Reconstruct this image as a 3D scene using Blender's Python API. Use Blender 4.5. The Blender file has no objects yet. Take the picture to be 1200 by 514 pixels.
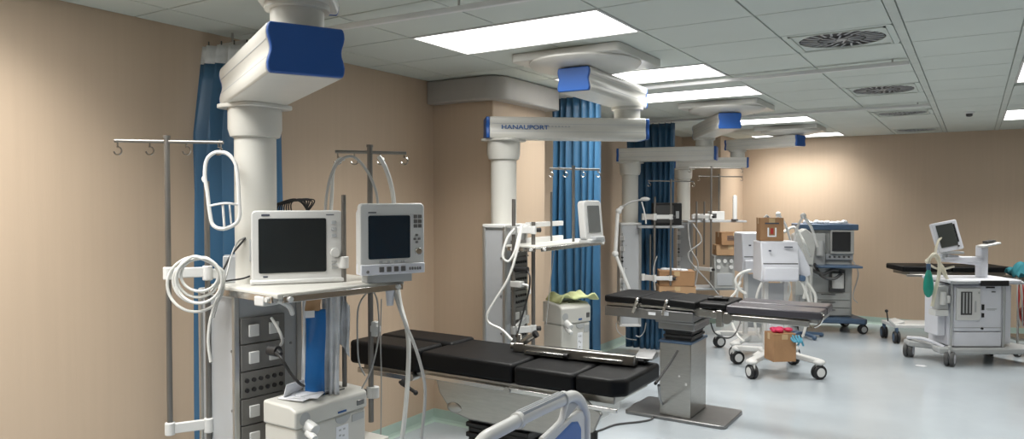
import bpy, bmesh, math, random
from mathutils import Vector, Matrix
random.seed(7)
S = bpy.context.scene
COL = S.collection
R = math.radians

# ---------------------------------------------------------------- camera
F_PX, YAW, PITCH, CAMZ = 856.0, -0.565, -0.0248, 1.77
cam_d = bpy.data.cameras.new('camera'); cam = bpy.data.objects.new('camera', cam_d); COL.objects.link(cam)
cam_d.sensor_fit = 'HORIZONTAL'; cam_d.sensor_width = 36; cam_d.lens = 36 * F_PX / 1200
cam_d.clip_start = 0.05
cam.location = (0, 0, CAMZ)
cam.rotation_euler = (math.pi / 2 + PITCH, 0, -YAW)
S.camera = cam
FW = Vector((math.sin(YAW) * math.cos(PITCH), math.cos(YAW) * math.cos(PITCH), math.sin(PITCH)))
RT = Vector((math.cos(YAW), -math.sin(YAW), 0)); UP = RT.cross(FW); CAM = Vector((0, 0, CAMZ))

def at(px, py, f):
    """world point on the sight line through photo point (px,py), f metres ahead"""
    return CAM + (RT * ((px - 600) / F_PX) + UP * ((257 - py) / F_PX) + FW) * f

def at_z(px, py, z):
    d = RT * ((px - 600) / F_PX) + UP * ((257 - py) / F_PX) + FW
    return CAM + d * ((z - CAMZ) / d.z)

# ---------------------------------------------------------------- light and colour
S.view_settings.view_transform = 'Standard'
S.view_settings.look = 'None'
S.view_settings.gamma = 1
S.view_settings.use_curve_mapping = False
S.view_settings.exposure = 0.0
PANEL = 4.0        # glow of a light panel's diffuser
PANEL_W = 26.0     # lamp power behind each panel
wd = bpy.data.worlds.new('world'); S.world = wd; wd.use_nodes = True
wd.node_tree.nodes['Background'].inputs[0].default_value = (0.8, 0.9, 1, 1)
wd.node_tree.nodes['Background'].inputs[1].default_value = 0.05

# ---------------------------------------------------------------- materials
MATS = {}
def mat(name, col, rough=0.5, metal=0.0, var=0.06, scale=6.0, bump=0.0, bscale=40.0, spec=0.5, coat=0.0, trans=0.0, alpha=1.0, stretch=(1, 1, 1), sheen=0.0):
    m = bpy.data.materials.new(name); m.use_nodes = True
    nt = m.node_tree; N = nt.nodes; L = nt.links; b = N['Principled BSDF']
    tc = N.new('ShaderNodeTexCoord'); mp = N.new('ShaderNodeMapping'); mp.inputs['Scale'].default_value = stretch
    L.new(tc.outputs['Object'], mp.inputs['Vector'])
    no = N.new('ShaderNodeTexNoise'); no.inputs['Scale'].default_value = scale; no.inputs['Detail'].default_value = 4
    L.new(mp.outputs[0], no.inputs['Vector'])
    cr = N.new('ShaderNodeValToRGB')
    a = [max(0, c * (1 - var)) for c in col]; d = [min(1, c * (1 + var)) for c in col]
    cr.color_ramp.elements[0].color = (*a, 1); cr.color_ramp.elements[1].color = (*d, 1)
    cr.color_ramp.elements[0].position = 0.3; cr.color_ramp.elements[1].position = 0.7
    L.new(no.outputs['Fac'], cr.inputs[0]); L.new(cr.outputs[0], b.inputs['Base Color'])
    b.inputs['Roughness'].default_value = rough; b.inputs['Metallic'].default_value = metal
    b.inputs['Specular IOR Level'].default_value = spec
    b.inputs['Coat Weight'].default_value = coat
    b.inputs['Transmission Weight'].default_value = trans
    b.inputs['Alpha'].default_value = alpha
    b.inputs['Sheen Weight'].default_value = sheen
    if bump:
        n2 = N.new('ShaderNodeTexNoise'); n2.inputs['Scale'].default_value = bscale; n2.inputs['Detail'].default_value = 3
        L.new(mp.outputs[0], n2.inputs['Vector'])
        bp = N.new('ShaderNodeBump'); bp.inputs['Strength'].default_value = bump; bp.inputs['Distance'].default_value = 0.01
        L.new(n2.outputs['Fac'], bp.inputs['Height']); L.new(bp.outputs[0], b.inputs['Normal'])
    MATS[name] = m
    return m
def emis(name, col, st):
    m = bpy.data.materials.new(name); m.use_nodes = True; nt = m.node_tree
    for n in list(nt.nodes): nt.nodes.remove(n)
    e = nt.nodes.new('ShaderNodeEmission'); o = nt.nodes.new('ShaderNodeOutputMaterial')
    e.inputs[0].default_value = (*col, 1); e.inputs[1].default_value = st
    nt.links.new(e.outputs[0], o.inputs[0]); return m

M_WALL = mat('wall_vinyl', (0.53, 0.41, 0.30), 0.5, var=0.02, scale=5, stretch=(6, 6, 0.25), bump=0.06, bscale=60)
M_CEIL = mat('ceiling_tile', (0.60, 0.635, 0.585), 0.85, var=0.03, scale=1.2, bump=0.05, bscale=220)
M_GRID = mat('ceiling_grid', (0.36, 0.38, 0.35), 0.6)
M_STRIP = mat('ceiling_strip', (0.56, 0.59, 0.54), 0.7)
M_FLOOR = mat('floor_linoleum', (0.435, 0.48, 0.515), 0.16, var=0.04, scale=2.2, spec=0.5, bump=0.012, bscale=7)
M_COVE = mat('cove_base', (0.40, 0.52, 0.46), 0.35, var=0.05)
M_SOFF = mat('soffit_paint', (0.40, 0.38, 0.355), 0.38, var=0.03)
M_CREAM = mat('cream_enamel', (0.60, 0.59, 0.545), 0.32, var=0.02)
M_WHITE = mat('white_plastic', (0.66, 0.66, 0.645), 0.35, var=0.02)
M_COOL = mat('cool_white_plastic', (0.70, 0.71, 0.76), 0.38, var=0.03)
M_GREY = mat('grey_plastic', (0.42, 0.43, 0.43), 0.45, var=0.04)
M_LGREY = mat('light_grey_panel', (0.42, 0.435, 0.45), 0.4, var=0.03)
M_MGREY = mat('socket_panel_grey', (0.17, 0.165, 0.155), 0.45, var=0.04)
M_DGREY = mat('dark_grey_plastic', (0.07, 0.07, 0.07), 0.45, var=0.05)
M_BLACK = mat('black_rubber', (0.013, 0.013, 0.014), 0.5, var=0.1)
M_PAD = mat('black_vinyl_pad', (0.0045, 0.0045, 0.005), 0.5, var=0.15, spec=0.22, bump=0.12, bscale=9)
M_PADG = mat('grey_black_vinyl_pad', (0.05, 0.047, 0.056), 0.32, var=0.15, bump=0.08, bscale=9)
M_STEEL = mat('stainless_steel', (0.42, 0.41, 0.385), 0.30, 1.0, var=0.06, scale=12, stretch=(1, 1, 8))
M_POLE = mat('dull_pole_steel', (0.24, 0.23, 0.215), 0.42, 0.85, var=0.05)
M_CHROME = mat('polished_metal', (0.62, 0.61, 0.59), 0.18, 1.0, var=0.03)
M_ALU = mat('brushed_aluminium', (0.50, 0.50, 0.48), 0.38, 0.9, var=0.05)
M_DSTEEL = mat('dark_steel', (0.25, 0.25, 0.25), 0.36, 0.9, var=0.06)  # steel with a darker grey base colour
M_BLUE = mat('blue_cap_plastic', (0.012, 0.085, 0.33), 0.4, var=0.05)
M_PBLUE = mat('blue_bed_panel', (0.04, 0.14, 0.42), 0.4, var=0.04)
M_CURT = mat('blue_curtain_fabric', (0.034, 0.118, 0.225), 0.36, var=0.12, scale=3, sheen=0.1, spec=0.6, stretch=(1, 1, 0.2))
M_MESH = mat('white_curtain_mesh', (0.62, 0.63, 0.62), 0.7, var=0.08, scale=30)
M_SCR = mat('dark_screen', (0.018, 0.022, 0.024), 0.16, var=0.05, spec=0.6)
M_SCRB = mat('blue_black_screen', (0.008, 0.022, 0.038), 0.14, var=0.05, spec=0.6)
M_CARD = mat('brown_cardboard', (0.33, 0.185, 0.09), 0.8, var=0.1, scale=8, bump=0.1)
M_CARD2 = mat('pale_cardboard', (0.42, 0.26, 0.14), 0.8, var=0.08, scale=8, bump=0.1)
M_TAPE = mat('packing_tape', (0.50, 0.36, 0.2), 0.3)
M_TUBE = mat('white_tubing', (0.66, 0.66, 0.63), 0.35, var=0.03)
M_TUBEG = mat('grey_tubing', (0.40, 0.40, 0.39), 0.4, var=0.04)
M_TUBEC = mat('cream_tubing', (0.66, 0.62, 0.5), 0.4, var=0.04)
M_FILM = mat('clear_plastic_film', (0.68, 0.70, 0.73), 0.25, var=0.15, scale=12, bump=0.6, bscale=20)
M_BBAG = mat('blue_plastic_bag', (0.01, 0.14, 0.42), 0.28, var=0.12, bump=0.3, bscale=10)
M_PAPER = mat('white_paper', (0.78, 0.79, 0.82), 0.7, var=0.03)
M_INK = mat('printed_ink', (0.05, 0.06, 0.09), 0.6)
M_INKB = mat('blue_lettering', (0.03, 0.10, 0.28), 0.5)
M_TEAL = mat('teal_cloth', (0.01, 0.14, 0.17), 0.75, var=0.2, bump=0.3, bscale=12)
M_GREEN = mat('green_rubber_bag', (0.01, 0.26, 0.19), 0.45, var=0.1)
M_RED = mat('red_plastic', (0.42, 0.03, 0.03), 0.4, var=0.15)
M_PINK = mat('pink_plastic', (0.60, 0.03, 0.10), 0.4, var=0.2, bump=0.3)
M_YGRN = mat('pale_yellow_cloth', (0.55, 0.60, 0.30), 0.7, var=0.12)
M_SLATE = mat('slate_blue_enamel', (0.07, 0.12, 0.20), 0.4, var=0.05)
M_BODY = mat('pale_grey_enamel', (0.40, 0.405, 0.39), 0.42, var=0.05)
M_LIGHT = emis('light_diffuser', (1.0, 0.99, 0.96), PANEL)

# ---------------------------------------------------------------- mesh builder
class MB:
    def __init__(s): s.bm = bmesh.new()
    def _add(s, vs, fs):
        bv = [s.bm.verts.new(v) for v in vs]
        for f in fs:
            try: s.bm.faces.new([bv[i] for i in f])
            except ValueError: pass
        return s
    def box(s, x0, x1, y0, y1, z0, z1):
        v = [(x, y, z) for z in (z0, z1) for y in (y0, y1) for x in (x0, x1)]
        return s._add(v, [(0, 2, 3, 1), (4, 5, 7, 6), (0, 1, 5, 4), (2, 6, 7, 3), (0, 4, 6, 2), (1, 3, 7, 5)])
    def cbox(s, c, size, rx=0, ry=0, rz=0):
        m = Matrix.Translation(c) @ Matrix.Rotation(R(rz), 4, 'Z') @ Matrix.Rotation(R(ry), 4, 'Y') @ Matrix.Rotation(R(rx), 4, 'X')
        a, b, d = [k / 2 for k in size]
        v = [m @ Vector((x, y, z)) for z in (-d, d) for y in (-b, b) for x in (-a, a)]
        return s._add(v, [(0, 2, 3, 1), (4, 5, 7, 6), (0, 1, 5, 4), (2, 6, 7, 3), (0, 4, 6, 2), (1, 3, 7, 5)])
    def beam(s, p0, p1, w, h):
        p0 = Vector(p0); p1 = Vector(p1); d = (p1 - p0).normalized()
        u = Vector((0, 0, 1)) if abs(d.z) < 0.9 else Vector((1, 0, 0))
        a = d.cross(u).normalized() * w / 2; b = a.cross(d).normalized() * h / 2
        v = [p + i * a + j * b for p in (p0, p1) for j in (-1, 1) for i in (-1, 1)]
        return s._add(v, [(0, 1, 3, 2), (4, 6, 7, 5), (0, 4, 5, 1), (2, 3, 7, 6), (0, 2, 6, 4), (1, 5, 7, 3)])
    def cyl(s, p0, p1, r, r2=None, n=20):
        p0 = Vector(p0); p1 = Vector(p1); d = (p1 - p0).normalized(); r2 = r if r2 is None else r2
        u = Vector((0, 0, 1)) if abs(d.z) < 0.9 else Vector((1, 0, 0))
        a = d.cross(u).normalized(); b = d.cross(a)
        v = []
        for p, q in ((p0, r), (p1, r2)):
            for i in range(n):
                t = 2 * math.pi * i / n; v.append(p + (a * math.cos(t) + b * math.sin(t)) * q)
        f = [(i, (i + 1) % n, n + (i + 1) % n, n + i) for i in range(n)]
        f += [tuple(range(n - 1, -1, -1)), tuple(range(n, 2 * n))]
        return s._add(v, f)
    def tube(s, pts, r, n=8, closed=False, res=6):
        P = [Vector(p) for p in pts]
        if len(P) > 2 and res > 1:
            Q = []; k = len(P)
            rng = range(k) if closed else range(k - 1)
            for i in rng:
                if closed: a, b, c, d = P[(i - 1) % k], P[i], P[(i + 1) % k], P[(i + 2) % k]
                else: a, b, c, d = P[max(i - 1, 0)], P[i], P[i + 1], P[min(i + 2, k - 1)]
                for j in range(res):
                    t = j / res
                    Q.append(0.5 * ((2 * b) + (c - a) * t + (2 * a - 5 * b + 4 * c - d) * t * t + (3 * b - a - 3 * c + d) * t ** 3))
            if not closed: Q.append(P[-1])
            P = Q
        k = len(P); vs = []; up = None
        for i in range(k):
            d = (P[(i + 1) % k] - P[i - 1]) if closed else (P[min(i + 1, k - 1)] - P[max(i - 1, 0)])
            d.normalize()
            if up is None:
                up = Vector((0, 0, 1)) if abs(d.z) < 0.9 else Vector((1, 0, 0))
            a = up - d * up.dot(d)
            if a.length < 1e-4: a = d.orthogonal()
            a.normalize(); up = a; b = d.cross(a)
            rr = r[min(i * len(r) // k, len(r) - 1)] if isinstance(r, (list, tuple)) else r
            for j in range(n):
                t = 2 * math.pi * j / n; vs.append(P[i] + (a * math.cos(t) + b * math.sin(t)) * rr)
        f = []
        for i in range(k if closed else k - 1):
            for j in range(n):
                a0 = i * n + j; a1 = i * n + (j + 1) % n; b0 = ((i + 1) % k) * n + j; b1 = ((i + 1) % k) * n + (j + 1) % n
                f.append((a0, a1, b1, b0))
        if not closed: f += [tuple(range(n - 1, -1, -1)), tuple(range((k - 1) * n, k * n))]
        return s._add(vs, f)
    def prism(s, poly, axis, a0, a1):
        n = len(poly)
        def pt(p, a):
            return {'x': (a, p[0], p[1]), 'y': (p[0], a, p[1]), 'z': (p[0], p[1], a)}[axis]
        v = [pt(p, a0) for p in poly] + [pt(p, a1) for p in poly]
        f = [(i, (i + 1) % n, n + (i + 1) % n, n + i) for i in range(n)] + [tuple(range(n - 1, -1, -1)), tuple(range(n, 2 * n))]
        return s._add(v, f)
    def lathe(s, prof, c=(0, 0, 0), n=32):
        c = Vector(c); v = []; k = len(prof)
        for (r, z) in prof:
            for i in range(n):
                t = 2 * math.pi * i / n; v.append(c + Vector((max(r, 1e-4) * math.cos(t), max(r, 1e-4) * math.sin(t), z)))
        f = []
        for j in range(k - 1):
            for i in range(n): f.append((j * n + i, j * n + (i + 1) % n, (j + 1) * n + (i + 1) % n, (j + 1) * n + i))
        f += [tuple(range(n - 1, -1, -1)), tuple(range((k - 1) * n, k * n))]
        return s._add(v, f)
    def ball(s, c, rx, ry=None, rz=None, n=12):
        ry = rx if ry is None else ry; rz = rx if rz is None else rz; c = Vector(c); v = []
        for j in range(n + 1):
            p = math.pi * j / n
            for i in range(2 * n):
                t = math.pi * i / n
                v.append(c + Vector((rx * math.sin(p) * math.cos(t), ry * math.sin(p) * math.sin(t), rz * math.cos(p))))
        w = 2 * n; f = []
        for j in range(n):
            for i in range(w): f.append((j * w + i, (j + 1) * w + i, (j + 1) * w + (i + 1) % w, j * w + (i + 1) % w))
        return s._add(v, f)
    def xf(s, m):
        bmesh.ops.transform(s.bm, matrix=m, verts=s.bm.verts); return s
    def build(s, name, m, parent=None, bevel=0.0, seg=2, solid=0.0, smooth=True, angle=35, whole=False):
        """links the mesh; pieces of a part that stand clear of each other become parts of their own"""
        bm = s.bm
        bmesh.ops.remove_doubles(bm, verts=bm.verts, dist=1e-5)
        bmesh.ops.recalc_face_normals(bm, faces=bm.faces)
        groups = [None]
        if parent is not None and not whole:
            seen = set(); isl = []
            for v in bm.verts:
                if v in seen: continue
                st = [v]; seen.add(v); cur = []
                while st:
                    u = st.pop(); cur.append(u)
                    for e in u.link_edges:
                        w = e.other_vert(u)
                        if w not in seen: seen.add(w); st.append(w)
                lo = [min(q.co[i] for q in cur) - .002 for i in range(3)]; hi = [max(q.co[i] for q in cur) + .002 for i in range(3)]
                isl.append([cur, lo, hi])
            ch = True
            while ch and len(isl) > 1:
                ch = False
                for i in range(len(isl)):
                    for j in range(i + 1, len(isl)):
                        a, b = isl[i], isl[j]
                        if all(a[1][k] <= b[2][k] and b[1][k] <= a[2][k] for k in range(3)):
                            isl[i] = [a[0] + b[0], [min(p, q) for p, q in zip(a[1], b[1])], [max(p, q) for p, q in zip(a[2], b[2])]]
                            del isl[j]; ch = True; break
                    if ch: break
            if len(isl) > 1: groups = [set(a[0]) for a in isl]
        LAST.clear(); first = None
        one = {'hooks': 'hook', 'screws': 'screw', 'buttons': 'button', 'keys': 'key', 'knobs': 'knob', 'side_keys': 'side_key', 'ports': 'port', 'rail_knobs': 'rail_knob', 'maker_marks': 'maker_mark',
               'printed_icons': 'printed_icon', 'printed_lines': 'printed_line', 'corner_profiles': 'corner_profile', 'socket_row': 'round_socket', 'flow_tubes': 'flow_tube', 'grip_strips': 'grip_strip',
               'grip_collars': 'grip_collar', 'cradle_wires': 'cradle_wire', 'breathing_hoses': 'breathing_hose', 'red_hoses': 'red_hose', 'grey_hoses': 'grey_hose'}
        for gset in groups:
            if gset is None: sub = bm
            else:
                sub = bmesh.new(); mp = {}
                for v in gset: mp[v] = sub.verts.new(v.co)
                for f in {f for v in gset for f in v.link_faces}: sub.faces.new([mp[v] for v in f.verts])
            nm = one.get(name, name) if gset is not None else name
            me = bpy.data.meshes.new(nm)
            off = Vector((0, 0, 0))
            if parent is None and sub.verts:
                xs = [v.co.x for v in sub.verts]; ys = [v.co.y for v in sub.verts]; zs = [v.co.z for v in sub.verts]
                off = Vector(((min(xs) + max(xs)) / 2, (min(ys) + max(ys)) / 2, min(zs)))
                bmesh.ops.translate(sub, verts=sub.verts, vec=-off)
            sub.to_mesh(me)
            if gset is not None: sub.free()
            if smooth:
                for p in me.polygons: p.use_smooth = True
                me.set_sharp_from_angle(angle=R(angle))
            me.materials.append(m)
            o = bpy.data.objects.new(nm, me); COL.objects.link(o); o.location = off
            if parent is not None: o.parent = parent
            if solid:
                sm = o.modifiers.new('thickness', 'SOLIDIFY'); sm.thickness = solid; sm.offset = 0
            if bevel:
                b = o.modifiers.new('bevel', 'BEVEL'); b.width = bevel; b.segments = seg; b.limit_method = 'ANGLE'; b.angle_limit = R(40)
            LAST.append(o); first = first or o
        bm.free()
        return first
LAST = []

def thing(name, label, cat, loc=(0, 0, 0), rz=0, group=None):
    o = bpy.data.objects.new(name, None); COL.objects.link(o); o.empty_display_size = 0.1
    o.location = loc; o.rotation_euler = (0, 0, R(rz)); o['label'] = label; o['category'] = cat
    if group: o['group'] = group
    return o
def tag(o, label, cat, group=None):
    o['label'] = label; o['category'] = cat
    if group: o['group'] = group
    return o
def struct(o): o['kind'] = 'structure'; return o
def lab(o, t):
    for q in (LAST if o in LAST else [o]): q['label'] = t
    return o
def loc_pt(root, p):
    m = Matrix.Translation(root.location) @ root.rotation_euler.to_matrix().to_4x4()
    return m.inverted() @ Vector(p)
def dup(root, loc, rz, label, group=None):
    r = root.copy(); COL.objects.link(r); r.location = loc; r.rotation_euler = (0, 0, R(rz)); r['label'] = label
    if group: r['group'] = group
    for ch in list(root.children):
        c = ch.copy(); COL.objects.link(c); c.parent = r
        for g in list(ch.children):
            d = g.copy(); COL.objects.link(d); d.parent = c
    return r
def text(name, body, size, m, parent, M, extrude=0.0006):
    cu = bpy.data.curves.new(name, 'FONT'); cu.body = body; cu.size = size; cu.extrude = extrude; cu.align_x = 'LEFT'; cu.offset = size * .018
    t = bpy.data.objects.new(name, cu); COL.objects.link(t)
    bpy.context.view_layer.update()
    me = bpy.data.meshes.new_from_object(t.evaluated_get(bpy.context.evaluated_depsgraph_get()))
    bpy.data.objects.remove(t); me.transform(M); me.materials.clear(); me.materials.append(m)
    o = bpy.data.objects.new(name, me); COL.objects.link(o); o.parent = parent
    return o
def rrect(w, h, r, n=5, cx=0, cy=0):
    p = []
    for (sx, sy, a0) in ((1, 1, 0), (-1, 1, 90), (-1, -1, 180), (1, -1, 270)):
        for i in range(n + 1):
            a = R(a0 + 90 * i / n); p.append((cx + sx * (w / 2 - r) + r * math.cos(a), cy + sy * (h / 2 - r) + r * math.sin(a)))
    return p

# ================================================================ THE ROOM
H = 2.72; XL, XR, YB, YF = -3.675, 4.6, 11.7, -2.6
struct(MB().box(XL - .1, XR + .1, YF - .1, YB + .1, -0.1, 0).build('floor', M_FLOOR, smooth=False))
struct(MB().box(XL - .12, XL, YF - .1, YB + .1, 0, H + .1).build('wall_left', M_WALL, smooth=False))
struct(MB().box(XL - .1, XR + .1, YB, YB + .12, 0, H + .1).build('wall_back', M_WALL, smooth=False))
struct(MB().box(XR, XR + .12, YF - .1, YB + .1, 0, H + .1).build('wall_right', M_WALL, smooth=False))
struct(MB().box(XL - .1, XR + .1, YF - .12, YF, 0, H + .1).build('wall_front', M_WALL, smooth=False))
# two boxed-in wall piers
PX = -3.10
struct(MB().box(XL - .05, PX, 4.62, 5.42, 0, H + .05).build('wall_pier', M_WALL, smooth=False, bevel=0.012))
struct(MB().box(XL - .05, PX, 10.5, YB + .05, 0, H + .05).build('wall_pier', M_WALL, smooth=False, bevel=0.012))
# rounded soffit box round the top of the near pier
def soffit():
    x1, y0, y1, r = PX + .11, 4.535, 5.47, 0.15
    p = [(XL, y1), (XL, y0)] + [(x1 - r + r * math.cos(R(a)), y0 + r + r * math.sin(R(a))) for a in range(-90, 1, 10)] + [(x1, y1)]
    return MB().prism(p, 'z', 2.535, H - .004)
so = soffit().build('trim_1', M_SOFF, bevel=0.012, angle=25); struct(so)
# coved skirting
def cove(pts, name):
    b = MB()
    for (a, c) in zip(pts, pts[1:]):
        a = Vector((*a, 0)); c = Vector((*c, 0)); d = (c - a).normalized(); n = Vector((d.y, -d.x, 0))
        prof = [(0, 0), (0.03, 0), (0.012, 0.012), (0.004, 0.03), (0.004, 0.1), (0, 0.1)]
        vs = [q + n * u + Vector((0, 0, w)) for q in (a, c) for (u, w) in prof]; k = len(prof)
        b._add(vs, [(i, (i + 1) % k, k + (i + 1) % k, k + i) for i in range(k)] + [tuple(range(k)), tuple(range(2 * k - 1, k - 1, -1))])
    return struct(b.build(name, M_COVE, smooth=False))
cove([(XL, YF), (XL, 4.62), (PX, 4.62), (PX, 5.42), (XL, 5.42), (XL, 10.5), (PX, 10.5), (PX, YB)], 'baseboard_left')
cove([(PX, YB), (XR, YB)], 'baseboard_back')

# ceiling of lay-in tiles on a grid
CX = [XL, -3.385, -2.785, -2.185, -1.585, -.97, -.385, -.335, .205, .255, .855, 1.455, 2.055, 2.655, 3.255, 3.855, 4.455, XR]
CY = [YF, -2.347, -1.784, -1.22, -.657, -.094, .47, 1.033, 1.6, 2.16, 2.723, 3.286, 3.85, 4.413, 4.977, 5.54, 6.10, 6.667, 7.32, 7.98, 8.64, 9.2, 9.75, 10.3, 10.85, 11.42, YB]
LIGHTS = []   # x0,x1,y0,y1
LIGHTS += [(-3.385, -2.185, -.094, .47), (-3.385, -2.185, 1.033, 1.6)]
for (a, b_) in ((3.286, 3.85), (4.977, 5.54), (6.10, 6.667), (8.64, 9.2), (10.85, 11.42)):
    LIGHTS.append((-2.785, -1.585, a, b_))
for (a, b_) in ((-.657, .47), (3.286, 4.413), (6.03, 7.1), (9.2, 10.3)):
    LIGHTS.append((.255, .855, a, b_))
VENTS = [(-.97, -.385, 4.413, 4.977), (-.97, -.385, 6.667, 7.32), (-.97, -.385, 8.70, 9.2), (-.97, -.385, 10.88, 11.42)]
def covered(xm, ym):
    return any(a < xm < b_ and c < ym < d for (a, b_, c, d) in LIGHTS + VENTS)
struct(MB().box(XL - .1, XR + .1, YF - .1, YB + .1, H + .012, H + .12).build('ceiling', M_GRID, smooth=False))
tb = MB(); sb = MB(); g = .005
for i in range(len(CX) - 1):
    for j in range(len(CY) - 1):
        x0, x1, y0, y1 = CX[i], CX[i + 1], CY[j], CY[j + 1]
        if covered((x0 + x1) / 2, (y0 + y1) / 2): continue
        if x1 - x0 < .08: sb.box(x0 + .002, x1 - .002, y0, y1, H - .002, H + .013)
        else: tb.box(x0 + g, x1 - g, y0 + g, y1 - g, H, H + .013)
struct(tb.build('ceiling_tiles', M_CEIL, smooth=False)); struct(sb.build('trim_2', M_STRIP, smooth=False))

def ceiling_light(x0, x1, y0, y1, label):
    cx, cy = (x0 + x1) / 2, (y0 + y1) / 2; w, d = (x1 - x0) / 2, (y1 - y0) / 2
    t = thing('ceiling_light', label, 'light', (cx, cy, H - .006), 0, None)
    f = MB()
    for (a, b_, c, e) in ((-w, w, -d, -d + .014), (-w, w, d - .014, d), (-w, -w + .014, -d + .014, d - .014), (w - .014, w, -d + .014, d - .014)):
        f.box(a, b_, c, e, 0, .018)
    f.build('frame', M_WHITE, t, smooth=False)
    MB().box(-w + .014, w - .014, -d + .014, d - .014, .004, .016).build('diffuser', M_LIGHT, t, smooth=False)
    ld = bpy.data.lights.new('lamp', 'AREA'); ld.shape = 'RECTANGLE'; ld.size = 2 * w - .04; ld.size_y = 2 * d - .04
    ld.energy = PANEL_W * (4 * w * d) / .63; ld.spread = R(125); ld.color = (1, .985, .95)
    lo = bpy.data.objects.new('lamp', ld); COL.objects.link(lo); lo.parent = t; lo.location = (0, 0, .0)
lbl = {3.286: 'large bright rectangular ceiling light panel above the nearest blue-capped pendant arm', 4.977: 'bright ceiling light panel just before the second curtain rail',
       6.10: 'ceiling light panel just beyond the second curtain rail', 8.64: 'slim-looking ceiling light panel between the two far pendants',
       10.85: 'farthest ceiling light panel, next to the back wall'}
for (x0, x1, y0, y1) in LIGHTS:
    if x0 < 0: l = lbl.get(y0, 'ceiling light panel close to the left wall, %s' % ('just before the near pendant' if y0 > 0 else 'level with the camera'))
    elif x0 < 1: l = {6.03: 'lengthwise ceiling light panel at the right edge of the photo'}.get(y0, 'lengthwise ceiling light panel, %s' % ('behind the camera' if y0 < 0 else 'near the middle of the room' if y0 < 5 else 'over the white workstation'))
    else: l = 'lengthwise ceiling light panel near the right wall, %s' % ('nearest' if y0 < 5 else 'middle one' if y0 < 8 else 'farthest')
    ceiling_light(x0, x1, y0, y1, l)

def ceiling_vent(x0, x1, y0, y1, label):
    cx, cy = (x0 + x1) / 2, (y0 + y1) / 2; w, d = (x1 - x0) / 2 - .004, (y1 - y0) / 2 - .004
    t = thing('ceiling_vent', label, 'vent', (cx, cy, H + .003), 0, 'swirl air vents in the ceiling')
    rr = .235; n = 48
    # square plate with round opening
    b = MB(); v = []; f = []
    out = []
    for i in range(n):
        a = 2 * math.pi * i / n; c, s_ = math.cos(a), math.sin(a); k = 1 / max(abs(c) / w, abs(s_) / d)
        v += [(rr * c, rr * s_ * d / w, 0), (k * c, k * s_, 0)]
    for i in range(n): f.append((2 * i, 2 * i + 1, (2 * (i + 1) + 1) % (2 * n), (2 * (i + 1)) % (2 * n)))
    b._add(v, f); b.build('face_plate', M_CEIL, t, solid=.006, smooth=False)
    q = MB(); e_ = .035
    for (a, b2, c_, e2) in ((-w + e_, w - e_, -d + e_, -d + e_ + .012), (-w + e_, w - e_, d - e_ - .012, d - e_), (-w + e_, -w + e_ + .012, -d + e_, d - e_), (w - e_ - .012, w - e_, -d + e_, d - e_)): q.box(a, b2, c_, e2, -.010, -.002)
    q.build('border_frame', M_STRIP, t, whole=True)
    q = MB(); q.lathe([(rr + .004, .008), (rr + .004, .012)], (0, 0, 0), 40); q.xf(Matrix.Scale(d / w, 4, (0, 1, 0))); q.build('dark_opening', M_BLACK, t)
    # swirl of blades in two rings
    bl = MB()
    for (r0, r1, k, wd_, ph) in ((.035, .12, 12, .0045, 0), (.13, .228, 24, .006, 5)):
        for i in range(k):
            a = 360 * i / k + ph
            m = Matrix.Rotation(R(a), 4, 'Z') @ Matrix.Translation(((r0 + r1) / 2, 0, -.001)) @ Matrix.Rotation(R(15), 4, 'Z') @ Matrix.Rotation(R(0), 4, 'X')
            x = (r1 - r0) / 2
            vs = [m @ Vector((sx * x, sy * wd_, sz * .0015)) for sz in (-1, 1) for sy in (-1, 1) for sx in (-1, 1)]
            bl._add(vs, [(0, 2, 3, 1), (4, 5, 7, 6), (0, 1, 5, 4), (2, 6, 7, 3), (0, 4, 6, 2), (1, 3, 7, 5)])
    bl.xf(Matrix.Scale(d / w, 4, (0, 1, 0))); bl.build('swirl_blades', M_LGREY, t, smooth=False, whole=True)
    h = MB().lathe([(.03, -.004), (.03, .004)]); h.build('hub', M_GREY, t)
for v_, l in zip(VENTS, ('largest and nearest round swirl air vent in the ceiling', 'second round swirl air vent, between the two lengthwise trims', 'third round swirl air vent, counting away from the camera', 'farthest round swirl air vent, beside the back wall')):
    ceiling_vent(*v_, l)
t = thing('smoke_detector', 'small round smoke detector on the ceiling near the back wall', 'smoke detector', (-.065, 9.18, H))
MB().lathe([(.05, 0), (.05, -.012), (.04, -.02)], n=24).build('base', M_WHITE, t)
MB().lathe([(.032, -.018), (.03, -.045), (.015, -.052)], n=24).build('sensor_head', M_DGREY, t)

# curtain rails and curtains
def rail(x0, x1, y, z, label, y1=None):
    y1 = y if y1 is None else y1
    t = thing('curtain_rail', label, 'curtain rail', ((x0 + x1) / 2, (y + y1) / 2, z), math.degrees(math.atan2(y1 - y, x1 - x0)))
    L_ = math.hypot(x1 - x0, y1 - y) / 2
    MB().box(-L_, L_, -.014, .014, -.012, .014).build('track', M_WHITE, t, bevel=.004)
    h = MB(); n = max(2, int(L_ * 2 / .9))
    for i in range(n):
        x = -L_ + .1 + (2 * L_ - .2) * i / (n - 1); h.cyl((x, 0, .012), (x, 0, H - z), .006)
    h.build('hanger', M_STEEL, t)
rail(-3.66, -.38, 2.66, 2.655, 'white ceiling curtain rail nearest to the camera', 2.80)
rail(-3.66, -.38, 5.68, 2.685, 'ceiling curtain rail between the first two swirl vents', 5.50)
rail(-3.66, -.38, 8.05, 2.69, 'ceiling curtain rail between the second and third swirl vents', 8.05)
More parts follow.
